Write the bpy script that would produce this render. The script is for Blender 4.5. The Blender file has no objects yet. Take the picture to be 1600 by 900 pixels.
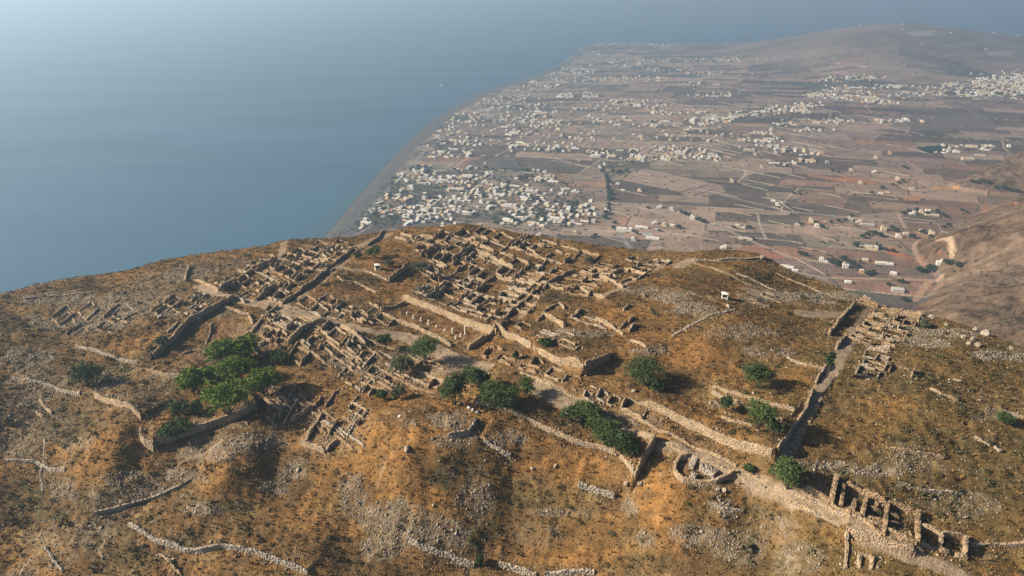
import bpy, bmesh, math, random
import numpy as np

# ------------------------------------------------------------------ camera, light, exposure
CAMZ, PITCH, FPX = 450.0, 22.6, 1142.0            # metres above the sea, degrees down, focal length in photo pixels
SUN_EL, SUN_AZ = 28.0, (-0.998, -0.06)            # direction TOWARDS the sun (x, y)
SUN_STRENGTH, SKY_STRENGTH, EXPOSURE = 5.0, 0.05, 1.1
HAZE_DENSITY, HAZE_COLOR, HAZE_G = 0.00021, (0.50, 0.745, 1.0, 1), 0.42

SC = bpy.context.scene
COL = SC.collection
cam = bpy.data.cameras.new('camera'); cam_o = bpy.data.objects.new('camera', cam); COL.objects.link(cam_o)
cam.sensor_width = 36.0; cam.lens = 36.0 * FPX / 1600.0
cam.clip_start = 1.0; cam.clip_end = 300000.0
cam_o.location = (0, 0, CAMZ); cam_o.rotation_euler = (math.radians(90 - PITCH), 0, 0)
SC.camera = cam_o
W = bpy.data.worlds.new('World'); SC.world = W; W.use_nodes = True
nt = W.node_tree
sky = nt.nodes.new('ShaderNodeTexSky'); sky.sky_type = 'NISHITA'; sky.sun_disc = False
sky.sun_elevation = math.radians(SUN_EL)
sky.sun_rotation = math.atan2(SUN_AZ[0], SUN_AZ[1])
sky.air_density = 0.6; sky.dust_density = 2.0; sky.altitude = 100
bg = nt.nodes['Background']; bg.inputs[1].default_value = SKY_STRENGTH
nt.links.new(sky.outputs[0], bg.inputs[0])
sl = bpy.data.lights.new('sun', 'SUN'); sl.energy = SUN_STRENGTH; sl.angle = math.radians(0.55); sl.color = (1.0, 0.84, 0.64)
so = bpy.data.objects.new('sun', sl); COL.objects.link(so)
from mathutils import Vector
ce = math.cos(math.radians(SUN_EL))
so.rotation_euler = Vector((SUN_AZ[0]*ce, SUN_AZ[1]*ce, math.sin(math.radians(SUN_EL)))).to_track_quat('Z', 'Y').to_euler()
SC.view_settings.view_transform = 'Standard'; SC.view_settings.look = 'None'
SC.view_settings.gamma = 1.0; SC.view_settings.use_curve_mapping = False
SC.view_settings.exposure = EXPOSURE
SC.render.engine = 'CYCLES'
SC.cycles.max_bounces = 5; SC.cycles.diffuse_bounces = 1; SC.cycles.glossy_bounces = 2
SC.cycles.volume_bounces = 0; SC.cycles.transparent_max_bounces = 6
SC.cycles.use_denoising = True

R = np.random.RandomState(7); random.seed(7)

# ------------------------------------------------------------------ pixel -> direction (photo pixels 1600 x 900)
CP, SP = math.cos(math.radians(PITCH)), math.sin(math.radians(PITCH))
def ray(u, v):
    a = (np.asarray(u, float) - 800) / FPX; b = (450 - np.asarray(v, float)) / FPX
    yf = CP + b*SP
    return a / yf, (-SP + b*CP) / yf              # t = X/Y and dz/dY
def pt(u, v, Y):
    t, s = ray(u, v)
    return t*Y, Y + 0*t, CAMZ + s*Y

# ------------------------------------------------------------------ noise
_tab = np.random.RandomState(3).rand(256, 256)
def vnoise(x, y, seed=0):
    x = np.asarray(x, float) + seed*17.31; y = np.asarray(y, float) + seed*9.73
    xi = np.floor(x).astype(int); yi = np.floor(y).astype(int)
    fx = x - xi; fy = y - yi
    fx = fx*fx*(3-2*fx); fy = fy*fy*(3-2*fy)
    g = lambda i, j: _tab[i & 255, j & 255]
    return (g(xi, yi)*(1-fx) + g(xi+1, yi)*fx)*(1-fy) + (g(xi, yi+1)*(1-fx) + g(xi+1, yi+1)*fx)*fy
def fbm(x, y, octs=4, seed=0):
    s = 0; a = 1; n = 0
    for k in range(octs):
        s = s + a*(vnoise(x*2**k, y*2**k, seed+k) - .5); n += a; a *= .5
    return s / n * 2
def sstep(a, b, x):
    k = np.clip((x-a)/(b-a), 0, 1); return k*k*(3-2*k)

# ------------------------------------------------------------------ thin plate surface through control points
class TPS:
    def __init__(s, P, z, reg=1e-3):
        P = np.asarray(P, float); s.c = P.mean(0); s.k = 1/100.0
        s.P = (P - s.c)*s.k; n = len(P)
        d = np.linalg.norm(s.P[:, None]-s.P[None], axis=2)
        K = np.where(d > 0, d*d*np.log(d+1e-12), 0) + reg*np.eye(n)
        A = np.zeros((n+3, n+3)); A[:n, :n] = K; Q = np.c_[np.ones(n), s.P]; A[:n, n:] = Q; A[n:, :n] = Q.T
        s.w = np.linalg.solve(A, np.r_[z, 0, 0, 0])
    def __call__(s, x, y):
        sh = np.shape(x); p = (np.c_[np.ravel(x), np.ravel(y)] - s.c)*s.k
        out = s.w[-3] + p @ s.w[-2:]
        for (px, py), w in zip(s.P, s.w[:-3]):
            r2 = (p[:, 0]-px)**2 + (p[:, 1]-py)**2
            out += w*0.5*r2*np.log(r2+1e-12)
        return out.reshape(sh)

# ------------------------------------------------------------------ the ridge with the ruined town (heights in metres above the sea)
CREST = [(-300,505,265),(-150,482,280),(0,460,300),(100,437,315),(200,420,330),(300,397,350),(400,388,362),(440,378,368),(500,374,375),(560,367,382),
         (640,357,388),(740,354,390),(800,362,385),(860,371,376),(930,384,366),(960,387,362),(1060,393,350),(1160,395,338),(1200,404,330),
         (1250,429,318),(1300,449,306),(1345,464,296),(1375,480,288),(1430,491,276),(1480,503,266),(1540,521,255),(1600,545,244),(1750,590,225),(1900,640,210)]
CTRL = [(800,500,252),(800,600,205),(800,640,190),(800,700,178),(800,800,165),(800,900,152),(640,525,247),(720,560,228),
        (1132,467,262),(1250,600,196),(1300,520,240),(1400,560,214),(1550,600,200),(1020,680,178),(1200,760,155),(1330,830,139),(1500,890,128),
        (1400,800,147),(1550,740,160),(1600,880,133),(1500,660,180),(1000,520,232),(1000,600,201),(900,450,290),(1120,600,199),
        (590,416,318),(500,430,305),(430,475,272),(350,448,291),(350,520,250),(250,500,262),(560,510,252),
        (150,620,212),(60,540,250),(100,800,172),(0,900,156),(0,700,196),(400,900,150),(400,700,186),(400,800,167),(370,590,220),(300,660,199),(500,600,214),
        (600,800,166),(600,700,182),(1000,800,158),(1000,900,143),(1200,900,134),(1200,830,145),(-200,700,180),(1800,800,146),(1800,680,178),
        (620,640,197),(250,580,224),(700,460,290)]
_P = []; _z = []
for u, v, Y in CREST + CTRL:
    x, y, z = pt(u, v, Y); _P.append((x, y)); _z.append(z)
for x, y, z in ((-120, 60, 285), (0, 60, 275), (120, 60, 310), (-260, 120, 265), (260, 120, 330), (0, 95, 283), (-350, 220, 285)):
    _P.append((x, y)); _z.append(z)
_base = TPS(_P, np.array(_z), 2e-3)
_ct = np.array([float(ray(u, v)[0]) for u, v, Y in CREST]); _cy = np.array([Y for *_, Y in CREST], float)
_cr = np.array([-float(ray(u, v)[1]) for u, v, Y in CREST])
def smooth_interp(t, xs, ys):
    return np.interp(t, xs, ys)
NT, TMAX = 1500, 1.28
tg = np.linspace(-TMAX, TMAX, NT)
yg = np.r_[np.linspace(55, 118, 60, endpoint=False), np.linspace(118, 400, 640, endpoint=False), np.linspace(400, 720, 110)]
T, Yg = np.meshgrid(tg, yg); Xg = T*Yg
YC = smooth_interp(tg, _ct, _cy)[None, :]; RC = smooth_interp(tg, _ct, _cr)[None, :]
def mesa_base():
    d = np.maximum(Yg - YC, 0); yy = np.minimum(Yg, YC)
    z = _base(T*yy, yy)
    s1 = 1.35; k = 22.0
    drop = RC*d + (s1-RC)*(d - k*(1-np.exp(-d/k)))
    return z - drop
ZM = mesa_base()
def grid_at(Z, x, y):
    x = np.asarray(x, float); y = np.asarray(y, float)
    t = np.clip((x/y + TMAX)/(2*TMAX)*(NT-1), 0, NT-1.001)
    r = np.clip(np.interp(y, yg, np.arange(len(yg))), 0, len(yg)-1.001)
    i = t.astype(int); j = r.astype(int); f = t-i; g = r-j
    return (Z[j, i]*(1-f)+Z[j, i+1]*f)*(1-g) + (Z[j+1, i]*(1-f)+Z[j+1, i+1]*f)*g
_ys = np.arange(70, 430, 0.5)
def at(u, v):
    """first point of the ridge's surface along the sight line of a photo pixel"""
    u = np.atleast_1d(np.asarray(u, float)); v = np.atleast_1d(np.asarray(v, float))
    t, s = ray(u, v)
    zz = grid_at(ZM, t[:, None]*_ys[None], np.broadcast_to(_ys[None], (len(u), len(_ys))))
    below = (CAMZ + s[:, None]*_ys[None]) < zz
    k = np.where(below.any(1), below.argmax(1), len(_ys)-1)
    Y = _ys[k] - 0.25
    X = t*Y
    return np.c_[X, Y, grid_at(ZM, X, Y)]
def H(x, y): return grid_at(ZM, x, y)
# ------------------------------------------------------------------ the coastal plain, the far hill and the spurs on the right
COASTPX = [(470,405),(500,372),(540,325),(580,280),(620,235),(660,199),(700,171),(740,149),(790,131),(840,117),(880,97),(905,80),(925,70)]
_cx = []; _cyy = []
for u, v in COASTPX:
    t, s = ray(u, v); Y = -CAMZ/float(s); _cx.append(float(t)*Y); _cyy.append(Y)
_cx = np.r_[-420, -415, _cx]; _cyy = np.r_[300, 800, _cyy]
_YC = _cyy[-1]
def coast_d(x, y):
    """metres inland of the waterline (negative in the sea)"""
    xc = np.interp(y, _cyy, _cx)
    sl = np.interp(y, 0.5*(_cyy[1:]+_cyy[:-1]), np.diff(_cx)/np.diff(_cyy))
    return (x - xc)/np.sqrt(1+sl*sl)
FAR = [(800,74,5950),(925,69,5950),(985,66,5900),(1060,69,5800),(1120,68,5600),(1180,66,5300),(1240,56,5000),(1300,45,4800),(1350,39,4700),(1410,36,4650),
       (1480,41,4650),(1540,51,4700),(1600,54,4800),(1700,70,4800),(1900,75,4800)]
_ft = np.array([float(ray(u, v)[0]) for u, v, Y in FAR]); _fy = np.array([Y for *_, Y in FAR], float)
_fz = np.array([max(6., CAMZ + float(ray(u, v)[1])*Y) for u, v, Y in FAR])
_fb = np.interp([u for u, *_ in FAR], [1000, 1130, 1200, 1350, 1600], [4700, 4100, 3650, 3250, 3450])
_tf = np.linspace(_ft[0]-.15, _ft[-1]+.15, 600); _k = np.exp(-np.linspace(-2.5, 2.5, 41)**2); _k /= _k.sum()
_sm = lambda a: np.convolve(np.pad(np.interp(_tf, _ft, a), 20, 'edge'), _k, 'valid')
_fy, _fz, _fb = _sm(_fy), _sm(_fz), _sm(_fb); _ft = _tf
class Spur:
    def __init__(s, pts, ridge):
        P = []; z = []
        for u, v, Y, zz in pts:
            x, y, zr = pt(u, v, Y); P.append((x, y)); z.append(zr if zz is None else zz)
        s.f = TPS(P, np.array(z, float), 1e-2)
        s.t = [float(ray(u, v)[0]) for u, v, Y in ridge]; s.y = [Y for *_, Y in ridge]
    def __call__(s, x, y):
        yc = np.interp(x/y, s.t, s.y); d = np.maximum(y-yc, 0)
        return s.f(x, np.minimum(y, yc)) - 0.55*d
SPA = Spur([(1600,315,1100,None),(1540,345,1090,None),(1480,375,1075,None),(1466,400,1060,34),(1471,430,1020,34),(1448,460,960,34),(1428,478,920,34),(1412,490,880,30),
            (1600,500,740,None),(1600,545,680,None),(1540,510,740,None),(1480,485,810,None),(1600,420,900,None),(1530,430,930,None),(1380,470,900,-4),(1400,400,1060,-8),(1440,380,1090,10),(1900,315,1050,260),(1900,540,640,210)],
           [(1400,400,1120),(1480,375,1075),(1540,345,1090),(1600,315,1100),(1900,280,1100)])
SPB = Spur([(1600,234,1640,None),(1550,258,1620,None),(1515,275,1600,None),(1492,286,1580,36),(1540,287,1530,36),(1600,290,1500,36),(1460,280,1600,10),(1480,300,1500,10),(1900,240,1600,230),(1900,300,1400,120)],
           [(1460,280,1600),(1515,275,1600),(1550,258,1620),(1600,234,1640),(1900,230,1640)])
def plain_h(x, y):
    d = coast_d(x, y); t = x/y
    z = 1.2*sstep(0, 25, d) + 30*sstep(40, 1100, d) + 22*sstep(900, 3200, d)*sstep(1200, 3200, y)
    z = z + fbm(x/420, y/420, 3, 5)*5*sstep(100, 700, d)
    yc = np.interp(t, _ft, _fy); zc = np.interp(t, _ft, _fz); yb = np.interp(t, _ft, _fb)
    k = np.clip((y-yb)/(yc-yb), 0, 1)
    kk = np.sin(k*math.pi/2)**1.25
    hill = (zc - z)*kk + fbm(x/700, y/700, 4, 11)*16*np.sin(k*math.pi)*sstep(30, 150, zc)
    z = np.where(k > 0, z + hill, z)
    z = z - np.maximum(y-yc, 0)*0.35
    m = sstep(-4, 8, y*0+d)
    z = z*m - 1.2*(1-m)
    if np.any((t > 0.45) & (y < 2200)):
        n = fbm(x/90, y/90, 4, 21)*9 + np.abs(fbm(x/38, y/38, 4, 8))*-6 + fbm(x/9, y/9, 2, 9)*1.3
        a = SPA(x, y) + n*sstep(30, 70, SPA(x, y)); b = SPB(x, y) + n*sstep(36, 70, SPB(x, y))
        z = np.maximum(z, np.where((t > 0.42) & (y < 2100), np.maximum(a, b), -50))
    return np.maximum(z, -1.2)
NTP, TP = 1250, 1.15
tgp = np.linspace(-0.75, TP, NTP)
ygp = np.r_[np.linspace(560, 900, 90, endpoint=False), np.linspace(900, 2000, 430, endpoint=False), 2000*np.exp(np.linspace(0, math.log(6700/2000.), 260))]
Tp, Yp = np.meshgrid(tgp, ygp); Xp = Tp*Yp
ZP = plain_h(Xp, Yp)
def plain_at(u, v, iters=6):
    u = np.atleast_1d(np.asarray(u, float)); v = np.atleast_1d(np.asarray(v, float))
    t, s = ray(u, v)
    Ys = np.r_[np.arange(700, 2000, 4.), 2000*np.exp(np.linspace(0, math.log(3.3), 500))]
    zz = plain_h(t[:, None]*Ys[None], np.broadcast_to(Ys[None], (len(u), len(Ys))))
    below = (CAMZ + s[:, None]*Ys[None]) < zz
    k = np.where(below.any(1), below.argmax(1), len(Ys)-1); k = np.maximum(k, 1)
    i = np.arange(len(u))
    g1 = CAMZ + s*Ys[k] - zz[i, k]; g0 = CAMZ + s*Ys[k-1] - zz[i, k-1]
    f = np.clip(g0/(g0-g1+1e-9), 0, 1)
    Y = Ys[k-1] + f*(Ys[k]-Ys[k-1]); X = t*Y
    return np.c_[X, Y, plain_h(X, Y)]
# ------------------------------------------------------------------ traced data (photo pixels): walls, lanes, ground cover, mounds
# a wall: (points drawn left to right, height above ground, thickness, step of the ground it holds up on its far/left side)
WALLS = {
 'street_climb': ([(442,475),(466,459),(490,442),(517,416),(536,403),(556,389)],1.5,.8,.5),
 'street_climb_top': ([(574,385),(592,373),(616,358)],1.3,.8,.3),
 'bush_wall': ([(607,441),(625,428),(641,415)],2.4,.8,.4),
 'upper_lane_a': ([(657,403),(670,396),(686,388)],2.2,.8,.4),
 'upper_lane_b': ([(690,382),(712,364)],1.3,.7,.2),
 'long_dark_a': ([(707,407),(722,398),(741,386)],2.2,.8,.3),
 'long_light_a': ([(747,397),(770,406),(802,420)],2.4,.8,.8),
 'dark_b': ([(661,467),(678,457),(698,445)],2.3,.8,.2),
 'stoa_back': ([(630,467),(660,480),(700,495),(740,510),(776,523)],.7,.9,2.3),
 'stoa_front': ([(597,490),(625,502),(650,512),(680,526),(706,538)],1.6,1.0,.4),
 'stoa_right': ([(731,546),(752,533),(775,520)],3.2,1.0,0),
 'stoa_left': ([(594,487),(612,480),(631,473)],1.8,.9,0),
 'terrace_mid_a': ([(777,519),(810,531),(831,545)],.6,.9,2.1),
 'terrace_mid_b': ([(832,549),(875,572),(911,587)],.5,.9,2.0),
 'terrace_mid_end': ([(912,588),(932,576),(951,562)],.4,.9,2.4),
 'terrace_right': ([(1012,643),(1060,661),(1110,685),(1160,707),(1204,724)],.3,.9,2.5),
 'lower_terrace': ([(742,634),(800,646),(850,669),(895,690),(935,703),(960,714),(990,749)],.35,.8,1.1),
 'lower_terrace_end': ([(991,751),(1004,728),(1021,696)],.4,1.0,3.6),
 'pine_terrace_front': ([(247,699),(285,684),(320,675),(360,660),(402,641)],.3,.9,2.6),
 'pine_terrace_corner': ([(221,672),(221,688),(230,700),(243,705)],.4,1.0,2.2),
 'west_terrace': ([(149,619),(185,634),(222,652)],.5,.9,1.6),
 'theatre_long': ([(240,558),(262,540),(300,503),(335,486),(366,468)],.8,1.0,2.2),
 'theatre_front': ([(349,482),(370,487),(389,494),(396,506)],1.2,.9,.3),
 'theatre_curve': ([(372,531),(388,518),(400,507)],.8,.8,0),
 'theatre_aisle': ([(318,548),(327,520),(331,505)],.5,.6,0),
 'lane_head': ([(305,439),(323,447),(343,456)],1.2,.8,.4),
 'diag_left_a': ([(345,454),(368,440),(389,427)],1.8,.9,.4),
 'diag_left_b': ([(391,424),(411,419),(429,409)],2.0,1.0,1.2),
 'diag_left_c': ([(399,470),(414,459),(430,446)],2.2,.9,.3),
 'crest_dark': ([(290,441),(292,430),(296,417)],1.8,1.0,0),
 'pine_low': ([(236,580),(262,588),(286,592)],.5,.8,1.0),
 'pine_round': ([(284,553),(300,547),(318,547),(327,557),(318,566)],.6,.7,0),
 'kiosk_field': ([(524,420),(545,422),(570,425),(590,432),(606,439)],.7,.8,.6),
 'kiosk_field_low': ([(528,434),(536,441),(552,441),(568,446),(588,456)],.7,.7,.5),
 'bottom_left_long': ([(202,822),(245,843),(290,863),(318,862),(350,857),(400,866),(440,880),(482,900)],.7,1.0,.8),
 'bottom_left_short': ([(68,855),(82,875),(98,897)],.6,.8,0),
 'bottom_left_bit': ([(155,858),(163,872)],.5,.8,0),
 'bottom_left_thin': ([(248,865),(266,880),(284,900)],.5,.7,0),
 'bottom_mid_long': ([(637,847),(655,858),(682,867),(712,880),(742,886)],.8,1.0,.8),
 'bottom_mid_end': ([(780,881),(800,890),(820,894),(839,899)],.8,1.0,.8),
 'bottom_edge': ([(852,899),(880,898),(930,897)],.9,1.0,.8),
 'slope_bit_a': ([(905,757),(930,764),(960,774)],.7,.9,.8),
 'slope_bit_b': ([(757,692),(775,706),(800,718)],.6,.8,.8),
 'apse_mid': ([(703,687),(722,686),(735,681),(741,670),(743,664)],.6,.8,1.2),
 'right_thin': ([(1385,702),(1415,708),(1474,717)],.5,.7,.5),
 'right_curve': ([(1452,612),(1468,622),(1494,629)],.6,.8,.5),
 'right_edge': ([(1565,641),(1585,647),(1612,655)],.6,.8,.5),
 'right_far_bit': ([(1490,592),(1504,598)],.5,.8,.3),
 'right_short': ([(1520,690),(1545,700)],.7,.9,.4),
 'stairs_low': ([(1211,722),(1228,691),(1246,660),(1260,640),(1272,612)],1.3,.8,.8),
 'stairs_mid': ([(1276,600),(1290,573),(1300,551)],.8,.8,.6),
 'stairs_high': ([(1307,546),(1314,535),(1322,525)],1.6,.9,0),
 'stairs_top': ([(1294,522),(1313,502),(1335,478)],2.2,1.0,.3),
 'shade_terrace': ([(1112,614),(1150,630),(1180,648),(1222,664)],.4,.8,1.0),
 'shade_terrace_up': ([(1112,608),(1160,624),(1240,648)],.6,.8,.8),
 'shade_terrace_end': ([(1125,657),(1150,668),(1172,678)],.4,.8,.8),
 'barracks_right_low': ([(1512,852),(1550,855),(1600,860),(1660,868)],.5,.9,.6),
 'road_wall': ([(1322,832),(1360,848),(1400,862),(1424,869)],.3,.9,2.2),
 'road_wall_end': ([(1321,890),(1322,862),(1322,834)],1.0,.9,0),
 'kiosk_right_low': ([(1157,469),(1180,474),(1202,479)],.5,.7,.3),
 'field_bit_a': ([(932,497),(940,502),(958,512),(973,522)],.7,.8,.7),
 'field_bit_b': ([(985,532),(1010,541)],.6,.8,.5),
 'field_line': ([(1050,524),(1085,508),(1110,496),(1148,484)],.5,1.3,0),
 'crest_band': ([(1080,407),(1120,409),(1160,407),(1196,404)],.6,1.4,.3),
 'court_back': ([(975,423),(992,427),(1009,432)],1.8,.8,.5),
 'court_left': ([(946,437),(960,430),(974,423)],1.8,.9,.3),
 'court_right': ([(991,444),(1001,437),(1016,424)],.8,.8,0),
 'court_front': ([(937,437),(955,444),(974,451)],1.6,.8,.4),
 'east_edge': ([(846,447),(880,455),(905,452),(925,462),(945,466)],.8,.8,.8),
 'lane_diag_a': ([(785,507),(800,490),(818,475)],2.0,.9,.2),
 'lane_diag_b': ([(820,473),(836,459),(846,449)],1.6,.9,.2),
 'lane_diag_c': ([(849,453),(870,439),(896,425)],2.0,.9,.2),
 'light_box': ([(856,499),(868,504),(881,512)],1.8,.9,.5),
 'dark_box': ([(838,503),(848,495),(857,498)],1.6,.9,0),
 'dark_l': ([(850,490),(862,482),(874,477),(882,486)],1.2,.8,0),
 'mid_light_a': ([(806,437),(830,446),(852,452)],.9,.8,.5),
 'mid_light_b': ([(792,448),(815,458),(845,468)],.9,.8,.5),
 'mid_light_c': ([(815,384),(835,395),(856,408)],1.2,.8,.5),
 'lane_light_top': ([(703,377),(730,380),(762,387)],1.0,.7,.4),
 'south_road_a': ([(533,512),(546,520),(560,530)],2.0,.9,.5),
 'south_dark': ([(451,543),(462,530),(473,518),(490,508),(508,504)],2.2,1.0,.3),
 'south_light_a': ([(415,515),(432,521),(450,531)],1.6,.8,.6),
 'south_light_b': ([(465,547),(480,553),(500,562)],.9,.8,.5),
 'south_light_c': ([(534,548),(548,554),(560,566)],.8,.8,.5),
 'south_dark_b': ([(414,499),(424,489),(434,481)],1.6,.8,.2),
 'south_dark_c': ([(392,521),(402,509),(410,501)],1.2,.8,0),
 'slope_house_light': ([(471,693),(490,699),(508,707)],1.6,.9,.4),
 'slope_house_dark': ([(510,708),(518,698),(527,689)],1.6,.9,0),
 'slope_dark_long': ([(458,656),(475,645),(487,637)],2.0,.9,.2),
 'slope_pale': ([(415,629),(430,638),(445,645)],1.2,.9,.5),
 'slope_pale_b': ([(460,627),(475,634),(482,637)],.9,.7,.3),
 'slope_pale_c': ([(497,658),(510,663),(517,669)],.7,.7,.2),
 'slope_dark_b': ([(551,664),(560,653),(572,643)],1.1,.8,0),
 'slope_line': ([(568,599),(585,607),(605,610)],.8,.8,.6),
 'agora_low': ([(650,578),(672,588),(695,599)],.8,.9,.8),
 'lane_edge_low': ([(1032,693),(1080,713),(1150,746),(1196,764)],.3,.6,.5),
 'lane_edge_bottom': ([(1212,776),(1260,797),(1315,823)],.3,.6,.5),
 'lane_edge_up': ([(1240,776),(1290,797),(1340,821),(1400,850),(1440,866)],.5,.7,.6),
 'lane_curb': ([(812,583),(870,609),(935,638),(990,664)],.4,.6,.4),
 'lane_curb_up': ([(975,648),(1030,676),(1090,702),(1150,730)],.5,.7,.5),
 'lane_side_a': ([(400,468),(440,477),(490,489),(540,503)],.5,.7,.4),
 'lane_side_b': ([(440,491),(480,500),(520,512)],.4,.7,.3),
 'lane_side_c': ([(560,530),(600,541),(640,552)],.4,.7,.5),
 'left_terr_a': ([(20,590),(70,602),(125,615)],.15,.8,.9),
 'left_terr_b': ([(70,690),(72,715),(66,745),(70,775)],.15,.8,.8),
 'left_terr_c': ([(120,545),(170,556),(215,566)],.15,.8,.8),
 'left_terr_d': ([(10,720),(60,728),(105,741)],.15,.8,.8),
 'left_terr_e': ([(150,800),(200,790),(260,772),(300,750)],.15,.8,.7),
 'left_terr_f': ([(40,470),(90,466),(150,460)],.15,.8,.5),
 'right_terr_a': ([(1230,560),(1260,572),(1290,580)],.4,.7,.5),
 'right_terr_b': ([(1400,760),(1440,770),(1500,775)],.3,.7,.6),
 'right_terr_c': ([(1110,790),(1130,800),(1160,806)],.4,.8,.6),
 'west_dark_a': ([(160,494),(172,487),(186,478)],1.4,.9,.3),
 'west_dark_b': ([(57,643),(62,647),(68,650)],1.2,.9,0),
 'west_pale_bits': ([(60,625),(72,635),(82,648)],.8,.8,.3),
 'west_bit_top': ([(106,486),(114,496),(120,508)],.5,.8,0),
 'west_dark_c': ([(262,527),(273,520),(282,512)],.9,.8,0),
}
LANES = [
 ([(310,448),(345,460),(400,474),(470,490),(520,504),(560,515),(620,525),(680,546),(722,561),(760,572)],5.2,1),
 ([(600,521),(640,528),(690,550),(718,566)],8,1),([(690,578),(712,572)],8,.8),([(838,604),(870,621),(905,641)],8,1),([(905,641),(960,664),(1020,683),(1060,697),(1120,725),(1165,748),(1200,762)],3.6,1),
 ([(1200,762),(1250,785),(1310,808),(1360,838),(1420,864),(1480,886),(1530,915)],4.2,1),
 ([(1217,738),(1240,690),(1262,650),(1283,605),(1299,580)],3.4,1),([(1299,582),(1318,547),(1338,513)],4.8,1),([(1338,513),(1362,480)],4,.6),
 ([(940,464),(985,441),(1015,425),(1040,414),(1075,411)],3.0,1),([(1075,411),(1110,420),(1165,445),(1200,452)],2.0,.8),
 ([(443,381),(441,398),(432,414),(425,425)],4.0,.9),([(448,478),(500,444),(540,410),(572,390),(604,369)],1.8,.9),([(560,385),(585,374),(605,366)],7,.7),
 ([(640,463),(700,485),(770,513)],2.2,.7),([(245,748),(290,720),(345,692)],.9,.8),([(1060,417),(1075,408)],6,1),
 ([(1258,490),(1280,492),(1306,490)],8,1.0),([(1170,452),(1205,458),(1240,462)],6,.8),([(805,502),(830,478),(850,460)],1.6,.7),([(640,690),(600,720),(590,760)],.7,.5),
 ([(620,560),(700,600)],3,.3),
]
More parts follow.
